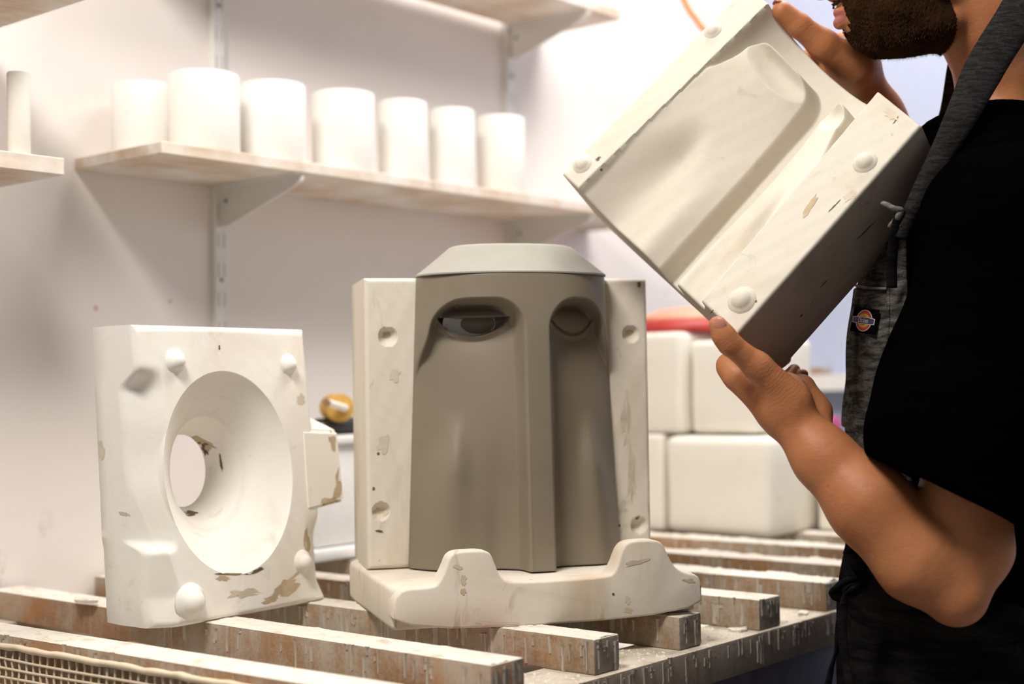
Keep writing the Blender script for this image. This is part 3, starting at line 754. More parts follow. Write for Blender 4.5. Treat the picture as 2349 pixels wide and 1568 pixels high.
# lid
ang = np.linspace(0, 2*math.pi, 120, endpoint=False); V = []
ta, tS = .126, .0845
def lid_ring(k, z, kk=1.0):
    c, s_ = np.cos(ang), np.sin(ang); u = ta*k*np.sign(c)*np.abs(c)**.95
    d = tS*kk*np.sign(s_)*np.abs(s_)**.95
    return np.stack([u, d, np.full_like(u, z)], 1)
for k, kk, z in ((.2, .2, HC+.0006), (.985, .985, HC+.0006), (1.0, 1.0, HC+.0012), (1.0, 1.0, HC+.003), (.985, .98, HC+.0045), (.845, .82, HC+.0185), (.70, .66, HC+.0335), (.665, .62, HC+.0375), (.645, .60, HC+.0395), (.60, .56, HC+.041), (.15, .15, HC+.0418)):
    V.append(lid_ring(k, z, kk))
n = len(ang); F = [tuple(range(n-1, -1, -1))]; a = np.arange(n); b = np.roll(a, -1)
for j in range(len(V)-1): F += np.stack([j*n+a, j*n+b, (j+1)*n+b, (j+1)*n+a], 1).tolist()
F.append(tuple((len(V)-1)*n+i for i in range(n)))
setp(mesh('lid', np.concatenate(V), F, M['clay_lid'], clay, sharp=28), 'sloping clay lid, overhead light put into its paler colour')

# ------------------------------------------------------------------ mould half held in the air
dL, dR = 1.82, 1.60
A00, A01, A11, A10 = PD(1711, -34, dL), PD(1289, 398, dL), PD(1690, 765, dR), PD(2113, 287, dR)
hz = (A00-A01)+(A10-A11); hz /= np.linalg.norm(hz); hx = (A11-A01)+(A10-A00); hx -= hz*np.dot(hx, hz); hx /= np.linalg.norm(hx); hy = np.cross(hz, hx)
HO = (A01+A11-hx*np.dot(A11-A01, hx))/2; HWd = np.dot(A11-A01, hx); HL = (np.dot(A00-A01, hz)+np.dot(A10-A11, hz))/2
held = empty('held_mould_half', HO, 'open plaster mould half held up tilted by the person, hollow side showing', 'plaster mould', mat=frame(HO, hx, hy, hz))
HC0 = .036+.127
def held_h(u, v):
    z = v*(HC/HL); q = (u-HC0)/.9
    p = clay_p(q, z, .022, hole=False, ex=.85, wave=1.4)
    a = .141-.015*z/HC
    ins = 1-sm(-.004, .001, np.abs(q)-a)
    h = -.96*p*ins-.004*(np.abs(q) < a-.001)
    cham = np.clip((u-(HWd-.004))/.004, 0, 1)
    return h+.0003*wob(u*80, v*60)-.0015*sm(HWd-.052, HWd-.05, u)*0
Q = [(lambda p: np.array([np.dot(p, hx), np.dot(p, hz)]))(hit(x, y, HO, hy)-HO) for x, y in ((1289, 398), (1690, 765), (1711, -34), (2113, 287))]
def held_out(u, v):
    s_, t_ = u/HWd, v/HL
    f = lambda i: (Q[0][i]*(1-s_)+Q[1][i]*s_)*(1-t_)+(Q[2][i]*(1-s_)+Q[3][i]*s_)*t_
    return f(0), f(1)
relief_block('half', np.linspace(0, HWd, 330), np.linspace(0, HL, 340), held_h, .128, M['plaster_held'], held, outline=held_out, rad=.0035, mat2=M['plaster_shaded'])
def hl(px, py):
    p = hit(px, py, HO, hy)-HO; return np.dot(p, hx), np.dot(p, hz)
for px, py, r in ((1635, 70, .0085), (1336, 376, .0095), (1984, 372, .010), (1702, 688, .012)):
    x, z = hl(px, py); knob(held, (x, 0, z), M['plaster_held'], r, r*.8, axis='-y')

# ------------------------------------------------------------------ the person: signed distances turned into one skin
class SDF:
    def __init__(s): s.ops = []
    def cap(s, a, b, ra, rb=None, k=.012, mode='u', fr=None, sc=(1, 1, 1)):
        a, b = np.array(a, float), np.array(b, float); rb = ra if rb is None else rb
        s.ops.append(('c', (a, b, ra, rb, fr, np.array(sc, float)), k, mode, (a+b)/2, np.linalg.norm(b-a)/2+max(ra, rb)*max(1, 1/min(sc)))); return s
    def chain(s, pts, rs, k=.012, k0=None):
        for i in range(len(pts)-1): s.cap(pts[i], pts[i+1], rs[i], rs[i+1], (k0 if (k0 is not None and i == 0) else k))
        return s
    def ell(s, c, r, fr=None, k=.012, mode='u'):
        c = np.array(c, float); s.ops.append(('e', (c, np.array(r, float), np.eye(3) if fr is None else fr), k, mode, c, max(r))); return s
    def plane(s, o, n, k=.002): s.ops.append(('p', (np.array(o, float), np.array(n, float)), k, 's', None, 0)); return s
    def off(s, d):
        t = SDF(); t.ops = [(o[0], o[1], o[2], o[3], o[4], o[5]) for o in s.ops]; t.ops.append(('o', d, 0, 'o', None, 0)); return t
    def __call__(s, P, c=None, rad=0):
        d = np.full(len(P), 1.0)
        for ty, ar, k, mode, bc, br in s.ops:
            if ty == 'o': d = d-ar; continue
            if c is not None and bc is not None and np.linalg.norm(c-bc)-br > rad+.05: continue
            if ty == 'c':
                a, b, ra, rb, fr, sc = ar; X, A, B = P, a, b
                if fr is not None: X, A, B = (P@fr.T)/sc, (fr@a)/sc, (fr@b)/sc
                ab = B-A; t = np.clip(((X-A)@ab)/max(ab@ab, 1e-9), 0, 1)
                q = np.linalg.norm(X-A-t[:, None]*ab, axis=1)-(ra+(rb-ra)*t)
                if fr is not None: q = q*min(sc)
            elif ty == 'e':
                cc, r, fr = ar; X = (P-cc)@fr.T; k0 = np.linalg.norm(X/r, axis=1); k1 = np.linalg.norm(X/(r*r), axis=1)+1e-9; q = k0*(k0-1)/k1
            else:
                q = (P-ar[0])@ar[1]
            if mode == 'u': h = np.clip(.5+.5*(q-d)/k, 0, 1); d = q+(d-q)*h-k*h*(1-h)
            elif mode == 's': q = -q if ty != 'p' else q; h = np.clip(.5-.5*(q-d)/k, 0, 1); d = d+(q-d)*(1-h)+k*h*(1-h) if False else np.maximum(d, q)
        return d

def surface(fn, lo, hi, h, skip=None, B=14):
    lo, hi = np.array(lo, float), np.array(hi, float); nb = np.maximum(1, np.ceil((hi-lo)/(h*B)).astype(int)); N = nb*B+1
    val = np.ones(N, np.float32); bc = np.stack(np.meshgrid(*[np.arange(x) for x in nb], indexing='ij'), -1).reshape(-1, 3)
    cen = lo+(bc+.5)*B*h; dc = fn(cen); rad = B*h*.87
    loc = np.stack(np.meshgrid(*[np.arange(B+1)]*3, indexing='ij'), -1).reshape(-1, 3)
    for b, c, d in zip(bc, cen, dc):
        i = b*B; sl = tuple(slice(i[k], i[k]+B+1) for k in range(3))
        if abs(d) > rad*1.5+.015: 
            if d < 0: val[sl] = np.minimum(val[sl], -1)
            continue
        val[sl] = fn(lo+(i+loc)*h, c, rad).reshape(B+1, B+1, B+1)
    ins = val < 0; s = np.zeros(tuple(np.array(N)-1), np.int8)
    cr = [(x, y, z) for x in (0, 1) for y in (0, 1) for z in (0, 1)]
    for x, y, z in cr: s += ins[x:N[0]-1+x, y:N[1]-1+y, z:N[2]-1+z]
    act = np.argwhere((s > 0) & (s < 8))
    if skip is not None:
        p = lo+(act+.5)*h; act = act[~skip(p)]
    idm = np.full(s.shape, -1, np.int32); idm[tuple(act.T)] = np.arange(len(act))
    cv = {c: val[act[:, 0]+c[0], act[:, 1]+c[1], act[:, 2]+c[2]] for c in cr}
    acc = np.zeros((len(act), 3)); cnt = np.zeros(len(act))
    for c in cr:
        for ax in range(3):
            if c[ax]: continue
            c2 = list(c); c2[ax] = 1; v0, v1 = cv[c], cv[tuple(c2)]; mk = (v0 < 0) != (v1 < 0)
            t = np.where(mk, v0/np.where(v0 == v1, 1, v0-v1), 0); p = np.tile(np.array(c, float), (len(act), 1)); p[:, ax] = t
            acc += p*mk[:, None]; cnt += mk
    verts = lo+(act+acc/np.maximum(cnt, 1)[:, None])*h
    quads = []
    for ax in range(3):
        o1, o2 = (ax+1) % 3, (ax+2) % 3
        A = [slice(None)]*3; Bs = [slice(None)]*3; A[ax] = slice(0, -1); Bs[ax] = slice(1, None)
        e = np.argwhere(ins[tuple(A)] != ins[tuple(Bs)]); e = e[(e[:, o1] > 0) & (e[:, o2] > 0) & (e[:, o1] < N[o1]-1) & (e[:, o2] < N[o2]-1)]
        if not len(e): continue
        def cid(a, b):
            q = e.copy(); q[:, o1] += a; q[:, o2] += b; return idm[tuple(q.T)]
        q = np.stack([cid(-1, -1), cid(0, -1), cid(0, 0), cid(-1, 0)], 1)
        fl = ins[tuple(e.T)]; q[~fl] = q[~fl][:, ::-1]
        quads.append(q[(q >= 0).all(1)])
    return verts, np.concatenate(quads)

RR, FF = CR, CF
fdir = lambda a, z=0.: (lambda v: v/np.linalg.norm(v))(-R0*math.cos(a)+F0*math.sin(a)+ZZ*z)
# torso frame: f forward (towards the bench), l to the person's left (towards the camera), u up
tf = fdir(.28); tl = np.cross(ZZ, tf); TF = np.stack([tf, tl, ZZ])
C1, C2, C3 = PD(2240, 610, 1.80), PD(2196, 985, 1.77), PD(2200, 1400, 1.77)
C2 = np.array([C2[0], C2[1], C2[2]])
torso = SDF()
torso.ell(C1, (.118, .168, .20), TF, .03).ell(C2, (.120, .150, .21), TF, .06).ell(C3, (.122, .160, .17), TF, .06)
torso.ell(C1+ZZ*.12-tf*.035, (.075, .165, .065), TF, .04)
shL = C1+tl*.150+ZZ*.105-tf*.035; shR = C1-tl*.150+ZZ*.105-tf*.035
neckb = C1+ZZ*.20-tf*.012
body = SDF(); body.ops = list(torso.ops)
# head, local axes: f out of the face, l to the camera, u up
hf = fdir(.06, -.07); hl_ = np.cross(ZZ, hf); hl_ /= np.linalg.norm(hl_); hu = np.cross(hf, hl_); HF = np.stack([hf, hl_, hu])
LIP = PD(1914, 52, 1.775); HOr = LIP-hf*.1-hu*(-.058)
H = lambda f, l, u: HOr+hf*f+hl_*l+hu*u
body.chain([neckb-ZZ*.05-tf*.03, neckb+ZZ*.015-tf*.03, H(-.082, 0, -.080), H(-.05, 0, -.03)], [.070, .056, .052, .058], .02)
body.ell(H(-.012, 0, .05), (.098, .077, .088), HF, .03).ell(H(.032, 0, -.005), (.062, .062, .085), HF, .03)
body.ell(H(.018, 0, -.062), (.062, .056, .034), HF, .02).ell(H(.058, 0, -.078), (.021, .026, .018), HF, .012)
body.cap(H(-.03, .045, -.080), H(.045, .026, -.087), .015, .011, .016).cap(H(-.03, -.045, -.080), H(.045, -.026, -.087), .015, .011, .016).ell(H(.005, 0, -.084), (.05, .040, .018), HF, .014)
body.ell(H(.070, 0, -.045), (.022, .030, .026), HF, .016)
for sgn in (-1, 1):
    body.cap(H(.094, 0, -.046), H(.082, sgn*.022, -.049), .0055, .0035, .004); body.cap(H(.0935, 0, -.0590), H(.080, sgn*.021, -.0545), .0072, .004, .004)
    body.ell(H(.092, sgn*.011, -.022), (.013, .007, .0085), HF, .006)
    body.cap(H(.080, sgn*.014, .030), H(.062, sgn*.05, .026), .010, .008, .012)
    body.cap(H(.055, sgn*.05, -.01), H(.03, sgn*.064, -.005), .012, .012, .02)
    body.ell(H(.073, sgn*.031, .010), (.012, .017, .011), HF, .004, 's')
    body.ell(H(-.012, sgn*.078, -.002), (.020, .008, .032), HF, .006).cap(H(-.012, sgn*.083, -.02), H(-.004, sgn*.081, -.028), .005, .005, .006)
body.cap(H(.090, 0, .022), H(.112, 0, -.014), .008, .011, .010); body.ell(H(.114, 0, -.016), (.012, .0115, .0105), HF, .008)
head = SDF(); head.ops = body.ops[len(torso.ops):]
def hand_box(c, e): return (np.array(c)-e, np.array(c)+e)

# near (left) arm
elb = PD(2192, 1362, 1.535); wr = PD(1797, 938, 1.612); bic = PD(2215, 1140, 1.56)
body.chain([shL, bic, PD(2226, 1255, 1.55), elb], [.056, .046, .042, .032], .02)
body.chain([elb, PD(2108, 1288, 1.545), PD(1994, 1155, 1.565), PD(1890, 1050, 1.590), wr], [.031, .0445, .0450, .0335, .0245], .015)
# near hand: palm under the lower corner, thumb on the face of the flange, fingers away behind
body.cap(wr, PD(1800, 905, 1.635), .0250, .0265, .02)
mcp = [PD(1672, 838, 1.655), PD(1722, 872, 1.688), PD(1755, 890, 1.705), PD(1788, 908, 1.715)]
cm = [PD(1795, 915, 1.635), PD(1805, 918, 1.645), PD(1815, 922, 1.655), PD(1828, 925, 1.662)]
for a, b in zip(cm, mcp): body.cap(a, b, .0165, .0125, .014)
fing = [[(1700, 842, 1.71), (1735, 815, 1.765), (1752, 800, 1.785)], [(1735, 858, 1.735), (1775, 838, 1.785), (1800, 822, 1.805)],
        [(1768, 880, 1.75), (1805, 868, 1.795), (1822, 848, 1.805)], [(1800, 902, 1.755), (1826, 888, 1.79), (1842, 858, 1.795)]]
for a, q, r in zip(mcp, fing, (.0098, .0102, .0096, .0084)):
    P = [a]+[PD(*x) for x in q]; body.chain(P, [r*1.18, r*1.02, r*.94, r*.80], .004, .012)
body.cap(PD(1695, 868, 1.640), PD(1795, 955, 1.628), .0155, .020, .02)
# thumb
tA, tB, tC, tD = PD(1812, 915, 1.600), PD(1738, 840, 1.588), PD(1673, 787, 1.578), PD(1646, 745, 1.577)
body.cap(tA, tB, .0215, .0155, .018).cap(tB, tC, .0150, .0125, .008).cap(tC, PD(1660, 769, 1.577), .0125, .0125, .006).cap(PD(1660, 769, 1.577), tD, .0125, .0102, .005)
body.cap(PD(1838, 892, 1.665), PD(1874, 942, 1.655), .0175, .0135, .016).cap(PD(1874, 942, 1.655), PD(1900, 1010, 1.62), .0125, .010, .02)
# far (right) arm and hand
elr, wrr = PD(2190, 560, 1.98), PD(2016, 262, 1.885)
body.chain([shR, elr, wrr], [.056, .044, .029], .03)
body.cap(wrr, PD(1968, 175, 1.862), .029, .029, .02).ell(PD(1952, 140, 1.86), (.038, .034, .030), None, .02)
kA, kB, kC, kD = PD(1962, 158, 1.838), PD(1888, 102, 1.815), PD(1832, 58, 1.806), PD(1794, 26, 1.800)
body.cap(kA, kB, .0235, .0190, .018).cap(kB, kC, .0178, .0152, .008).cap(kC, kD, .0152, .0130, .005)
m2 = [PD(1935, 98, 1.895), PD(1925, 118, 1.915), PD(1918, 142, 1.925), PD(1918, 168, 1.93)]
f2 = [[(1880, 110, 1.925), (1835, 140, 1.925), (1810, 165, 1.915)], [(1868, 135, 1.945), (1818, 170, 1.94), (1795, 195, 1.925)],
      [(1868, 165, 1.95), (1822, 205, 1.945), (1800, 228, 1.93)], [(1880, 192, 1.945), (1845, 228, 1.94), (1828, 246, 1.928)]]
for a, q, r in zip(m2, f2, (.0098, .0102, .0096, .0085)):
    body.cap(PD(1960, 150, 1.875), a, .015, .0125, .014); body.chain([a]+[PD(*x) for x in q], [r*1.15, r, r*.93, r*.8], .004, .012)

hb = [hand_box(PD(1755, 850, 1.69), (.13, .13, .10)), hand_box(PD(1900, 110, 1.87), (.13, .13, .09)), (H(.06, 0, -.05)-.085, H(.06, 0, -.05)+.085)]
inb = lambda p, b, e=0.: ((p > b[0]+e) & (p < b[1]-e)).all(1)
allp = [o[4] for o in body.ops if o[4] is not None]
lo = np.min([o[4]-o[5] for o in body.ops if o[4] is not None], 0)-.02; hi = np.max([o[4]+o[5] for o in body.ops if o[4] is not None], 0)+.02
vs, qs, off = [], [], 0
v, q = surface(body, lo, hi, .0034, lambda p: inb(p, hb[0], .004) | inb(p, hb[1], .004) | inb(p, hb[2], .004)); vs.append(v); qs.append(q); off = len(v)
for k, b in enumerate(hb):
    v, q = surface(body, b[0], b[1], .0014, (lambda p, k=k: np.logical_or.reduce([inb(p, x, .003) for x in hb[:k]]) if k else np.zeros(len(p), bool)))
    vs.append(v); qs.append(q+off); off += len(v)
bv, bq = np.concatenate(vs), np.concatenate(qs)
feet = C3.copy(); feet[2] = 0
man = empty('person', feet, 'bearded person in black t-shirt and grey denim apron holding up a plaster mould', 'person')
OFF = -feet
# lips as a second material on the same skin
cent = bv[bq].mean(1); lc = (cent-HOr)@HF.T
lipm = (np.abs(lc[:, 2]+.0535) < .0115-.35*np.abs(lc[:, 1])) & (lc[:, 0] > .078) & (np.abs(lc[:, 1]) < .026) & (lc[:, 0] < .112)
mesh('body', bv+OFF, bq, None, man, mats=[M['skin'], M['lip']], idx=lipm.astype(int))
for sgn in (-1, 1):
    v, f = lathe([(.0005, -.0115), (.006, -.0095), (.0105, -.0045), (.0115, 0), (.0105, .0045), (.006, .0095), (.0005, .0115)], 16)
    ey = mesh('eye', np.array(v)+H(.072, sgn*.031, .010)+OFF, f, M['eye'], man)
    v, f = lathe([(.0002, .0004), (.0024, .0004), (.0054, .0002), (.0060, -.0006), (.0002, -.0012)], 20); v = np.array(v)
    gz = hf*.93-hu*.30+hl_*sgn*.12; gz /= np.linalg.norm(gz); gx = np.cross(hu, gz); gx /= np.linalg.norm(gx); gy = np.cross(gz, gx)
    mesh('iris', H(.072, sgn*.031, .010)+OFF+gx*v[:, :1]+gy*v[:, 1:2]+gz*(v[:, 2:]+.0117), f, M['black'], ey)
# nails
def nail(c, along, nrm, L, Wd):
    along = np.array(along)/np.linalg.norm(along); nrm = np.array(nrm)-along*np.dot(nrm, along); nrm /= np.linalg.norm(nrm); sd = np.cross(along, nrm)
    v = []; nn = 9
    for i in range(nn):
        t = i/(nn-1)*2-1; wv = Wd*(1-abs(t)**3.5*.55)
        for j in range(7):
            s_ = j/3-1; v.append(c+along*(t*L)+sd*(s_*wv)+nrm*(-.0030*s_*s_-.0012*t*t))
    for i in range(nn):
        for j in range(7): v.append(v[i*7+j]-nrm*.004)
    F_ = [tuple(x) for x in grid_faces(nn, 7)]+[tuple(x) for x in grid_faces(nn, 7, nn*7, True)]
    for i in range(nn-1): F_ += [(i*7, nn*7+i*7, nn*7+i*7+7, i*7+7), (i*7+6, i*7+13, nn*7+i*7+13, nn*7+i*7+6)]
    mesh('nail', np.array(v)+OFF, F_, M['nail'], man)
nd = tD-PD(1660, 769, 1.577); nrm = -CF-CR*.15
nail(PD(1647, 744, 1.577)+(-CF*.0118)+CR*(-.0005)-nd/np.linalg.norm(nd)*.001, nd, nrm, .0080, .0072)
nail(kD+(kD-kC)*.05+CU*.0118-CR*.001, kD-kC, CU*1.0+CF*.2, .007, .0062)
# beard: the skin pushed out over the jaw, plus fine hair
def beard_mask(c):
    f, l, u = c[:, 0], np.abs(c[:, 1]), c[:, 2]
    top = np.where(f > .062, -.031-.004*l/.02, -.028+(.062-f)*.35)
    b = (u < top) & (u > -.125) & (f > -.034+.12*np.clip(u+.1, -.05, .05)) & (f < .11)
    b &= ~((f > .066) & (l < .024) & (np.abs(u+.0525) < .0135))
    b &= ~((f > .0745) & (l < .017) & (u < -.058) & (u > -.074))
    b &= (f > -.036) & (u > -.112)
    b &= (u+.03) > (-.034-f)*1.1+ -.075
    return b
bs = head.off(.0030)
bx = (H(.03, 0, -.06)-.10, H(.03, 0, -.06)+.10)
v, q = surface(bs, bx[0], bx[1], .0017); c = (v[q].mean(1)-HOr)@HF.T; q = q[beard_mask(c)]
us, inv = np.unique(q, return_inverse=True); v = v[us]; q = inv.reshape(q.shape)
nv_ = rng.normal(0, .00045, (len(v), 3)); 
beard = mesh('beard', v+nv_+OFF, q, M['hair'], man)
fn = np.cross(v[q[:, 1]]-v[q[:, 0]], v[q[:, 2]]-v[q[:, 0]]); fn /= np.linalg.norm(fn, axis=1)[:, None]+1e-12
pick = rng.choice(len(q), min(9000, len(q)), replace=False); hv, hfq = [], []
for i in pick:
    p = v[q[i]].mean(0)+rng.normal(0, .0006, 3)-fn[i]*.001; d = fn[i]*.55-hu*.75+hf*.05+rng.normal(0, .28, 3); d /= np.linalg.norm(d); L = rng.uniform(.003, .0062)
    sd = np.cross(d, rng.normal(0, 1, 3)); sd *= .00014/(np.linalg.norm(sd)+1e-9); k = len(hv); hv += [p-sd, p+sd, p+d*L]; hfq.append((k, k+1, k+2))
M['hair_light'] = plain('brown_hair', (.085, .040, .014, 1), .7, spec=.15, vary=.5)
setp(mesh('beard_hair', np.array(hv)+OFF, hfq, M['hair_light'], beard, smooth=False), kind='stuff')
hs = SDF(); hs.ell(H(-.018, 0, .056), (.104, .084, .094), HF, .02); hs.plane(H(.062, 0, .06), hf*.8-hu*.45); hs.plane(H(-.02, 0, -.015), -hu*.9+hf*.5)
v, q = surface(hs, H(-.018, 0, .056)-.13, H(-.018, 0, .056)+.13, .004); mesh('hair', v+rng.normal(0, .0006, v.shape)+OFF, q, M['hair'], man)

# t-shirt with a loose sleeve
shirt = torso.off(.007); tops = SDF()
tops.ops = list(torso.ops)
def shirt_fn(P, c=None, rad=0):
    d = torso(P, c, rad)-.008
    sl = slv(P, c, rad); h = np.clip(.5+.5*(sl-d)/.03, 0, 1); d = sl+(d-sl)*h-.03*h*(1-h)
    d = d+.0016*np.sin(P[:, 2]*46+P[:, 0]*30)*np.sin(P[:, 1]*38+P[:, 2]*17)
    n = np.linalg.norm((P-(neckb+ZZ*.03+tf*.020))@TF.T/np.array([.078, .084, .085]), axis=1)-1
    return np.maximum(np.maximum(d, -n*.07), C3[2]-.10-P[:, 2])
hemc = PD(2180, 1122, 1.550); hemn = (PD(2165, 1128, 1.55)-PD(2150, 985, 1.55)); hemn = hemn-CF*.03+CR*(-.035); hemn /= np.linalg.norm(hemn)
hemn = -CU*.90-CR*.43; hemn /= np.linalg.norm(hemn)
slv = SDF(); slv.chain([shL-tl*.03, PD(2300, 520, 1.60), PD(2205, 850, 1.565), PD(2180, 985, 1.535), PD(2200, 1190, 1.525)], [.078, .085, .073, .081, .084], .04)
slv.cap(PD(2210, 900, 1.58), PD(2262, 1240, 1.575), .075, .058, .04)
slv.plane(PD(2045, 1068, 1.55), hemn)
slv.ops.append(('c', (bic, hemc-hemn*-.05, .053, .060, None, np.ones(3)), .004, 's', (bic+hemc)/2, .12))
slv.chain([shR, PD(2205, 500, 1.97)], [.072, .075], .03)
slo = np.min([o[4]-o[5] for o in torso.ops+slv.ops if o[4] is not None], 0)-.03; shi = np.max([o[4]+o[5] for o in torso.ops+slv.ops if o[4] is not None], 0)+.03
v, q = surface(shirt_fn, slo, shi, .005); mesh('t_shirt', v+OFF, q, M['shirt'], man)
# trousers and shoes
tr = SDF()
for sgn in (-1, 1):
    hp = C3+tl*sgn*.085-ZZ*.03; kn = feet+tl*sgn*.11+ZZ*.47+tf*.012; an = feet+tl*sgn*.115+ZZ*.075-tf*.01
    tr.chain([hp, kn, an], [.095, .068, .058], .03)
    v, q = surface(SDF().cap(an-ZZ*.03-tf*.02, an-ZZ*.035+tf*.13, .042, .036, .02).plane(feet, -ZZ), an-.22, an+.22, .006); mesh('shoe', v+OFF, q, M['black'], man)
tr.ell(C3-ZZ*.02, (.122, .165, .14), TF, .04)
v, q = surface(tr, feet+np.array([-.4, -.4, .05]), C3+np.array([.4, .4, .06]), .009); mesh('trousers', v+OFF, q, M['denim_dark'], man)

# apron: bib and skirt lie over the front of the torso
bib = SDF().ell(PD(2118, 800, 1.735), (.083, .115, .185), TF, .02)
def apron_fn(P, c=None, rad=0, inf=.0145, fc=.083, zl=-.42, zh=None):
    X = (P-C1)@TF.T; d = torso(P, c, rad)-inf
    bb = bib(P)-(inf-.0145); h = np.clip(.5+.5*(bb-d)/.02, 0, 1); d = bb+(d-bb)*h-.02*h*(1-h)
    sk = SDF().ell(C3-ZZ*.14+tf*.01, (.130, .185, .34), TF, .05)(P)-.010
    h = np.clip(.5+.5*(sk-d)/.04, 0, 1); d = sk+(d-sk)*h-.04*h*(1-h)
    d = d+.0022*np.sin(X[:, 1]*55+X[:, 2]*23)*np.sin(X[:, 2]*31+1.3)*(X[:, 2] < .02)
    cut = np.where(X[:, 2] > -.26, fc, fc-.6*(-.26-X[:, 2]))
    top = X[:, 2]-(.040-.10*np.abs(X[:, 1]))-.5*np.clip(.135-X[:, 0], -.1, .1)
    return np.maximum.reduce([d, cut-X[:, 0], top*.9, (C3[2]-.40)-P[:, 2]])
ap_lo, ap_hi = np.array([slo[0], slo[1], C3[2]-.42]), np.array([shi[0], shi[1], C1[2]+.12])
v, q = surface(apron_fn, ap_lo, ap_hi, .0045)
low = v[q].mean(1)[:, 2] < C2[2]-.055
apron = mesh('apron', v+OFF, q, None, man, mats=[M['denim'], M['denim_dark']], idx=low.astype(int))
def front_at(px, py, inf=.0145, d0=1.45, d1=1.95):
    """first point of the apron surface along the line of sight through a pixel"""
    ds = np.linspace(d0, d1, 900); P = np.array([PD(px, py, d) for d in ds]); s_ = apron_fn(P, inf=inf); k = np.argmax(s_ < 0)
    return P[k] if s_[k] < 0 else P[np.argmin(s_)]
# pocket
zp1 = PD(1985, 652, 1.70)[2]; zp0 = PD(1985, 985, 1.70)[2]
def pocket_fn(P, c=None, rad=0):
    X = (P-C1)@TF.T
    return np.maximum.reduce([apron_fn(P, c, rad, inf=.0185, fc=.087), P[:, 2]-zp1-.02*X[:, 1]*0, zp0-P[:, 2], np.abs(X[:, 1])-.125])
v, q = surface(pocket_fn, ap_lo, ap_hi, .004); pocket = mesh('pocket', v+OFF, q, M['denim'], apron)
def ribbon(name, pts, rad, mat, parent, flat=.5, seg=10):
    a, b = tube(pts, rad, seg, flat); return mesh(name, np.array(a)+OFF, b, mat, parent)
def on_front(pl, inf, out=.0006): return [front_at(x, y, inf)-CF*out for x, y in pl]
pk_pts = catmull(on_front([(1955, 648), (1965, 655), (1985, 659), (2010, 661), (2032, 662)], .0185), 5)
ribbon('hem', pk_pts, .0024, M['seam'], pocket, .7)
ribbon('side_seam', catmull(on_front([(2036, 560), (2036, 620), (2037, 680), (2038, 740), (2032, 820), (2018, 900), (2004, 960)], .0145, .001), 6), .0022, M['denim'], apron, .7)
# strap from the neck to the bib
sp = [(2390, -60, 1.705), (2330, 40, 1.665), (2262, 150, 1.63), (2205, 265, 1.605), (2150, 370, 1.60), (2100, 462, 1.60), (2062, 545, 1.61)]
def shirt_at(px, py, d):
    ds = np.linspace(1.40, 1.9, 700); P = np.array([PD(px, py, x) for x in ds]); k = np.argmax(np.minimum(shirt_fn(P), head(P)-.004) < 0)
    return PD(px, py, min(d, ds[k]-.006) if k else d)
fr_ = [shirt_at(*x) for x in sp]
ncn = H(-.088, 0, -.062)
wrap = [C1-tl*.085+tf*.118+ZZ*.01, C1-tl*.088+tf*.100+ZZ*.10, C1-tl*.085+tf*.030+ZZ*.185, ncn-hl_*.074+hf*.005-ZZ*.02, ncn-hl_*.060-hf*.040, ncn-hf*.072, ncn+hl_*.052-hf*.050]
cl = catmull(wrap+fr_, 8); wv, wn = [], []
V, Fq = [], []
nw_ = 8*len(wrap); wid = np.concatenate([np.full(nw_, .026), np.interp(np.linspace(0, 1, len(cl)-nw_), [0, .35, .6, .85, 1], [.032, .030, .019, .012, .012])])
for i, p in enumerate(cl):
    t = cl[min(i+1, len(cl)-1)]-cl[max(i-1, 0)]; t /= np.linalg.norm(t); nrm = -CF*.9-CR*.25 if i >= nw_ else (lambda r_: r_-ZZ*r_[2]*.4)(p-(ncn-ZZ*.05)); nrm = nrm/np.linalg.norm(nrm); nrm -= t*np.dot(nrm, t); nrm /= np.linalg.norm(nrm); s_ = np.cross(t, nrm)
    for j in range(7):
        k = j/3-1; V.append(p+s_*k*wid[i]/1.0*.75+nrm*(.0028*math.cos(k*2.2)+.0010*math.sin(i*.9+k*2)))
    for j in range(7):
        k = 1-j/3; V.append(p+s_*k*wid[i]/1.0*.75-nrm*.004)
n = len(cl)
for i in range(n-1):
    for j in range(14): Fq.append((i*14+j, i*14+(j+1) % 14, (i+1)*14+(j+1) % 14, (i+1)*14+j))
Fq += [tuple(range(13, -1, -1)), tuple((n-1)*14+j for j in range(14))]
mesh('neck_strap', np.array(V)+OFF, Fq, M['denim_strap'] if 'denim_strap' in M else M['denim'], apron)
ribbon('strap_knot', catmull([PD(2024, 466, 1.612), PD(2036, 470, 1.605), PD(2050, 478, 1.602), PD(2066, 482, 1.602), PD(2058, 500, 1.606), PD(2044, 520, 1.62)], 5), [.0030]*2+[.0045]*24, M['seam'], apron, .7)
ribbon('strap_end', catmull([PD(2062, 490, 1.604), PD(2052, 540, 1.612), PD(2046, 600, 1.625), PD(2046, 660, 1.632)], 6), .006, M['denim_dark'], apron, .35)
ribbon('strap_tab', [PD(2092, 462, 1.62), PD(2086, 490, 1.615), PD(2074, 522, 1.612), PD(2072, 530, 1.615)], [.006, .012, .011, .006], M['denim'], apron, .2)
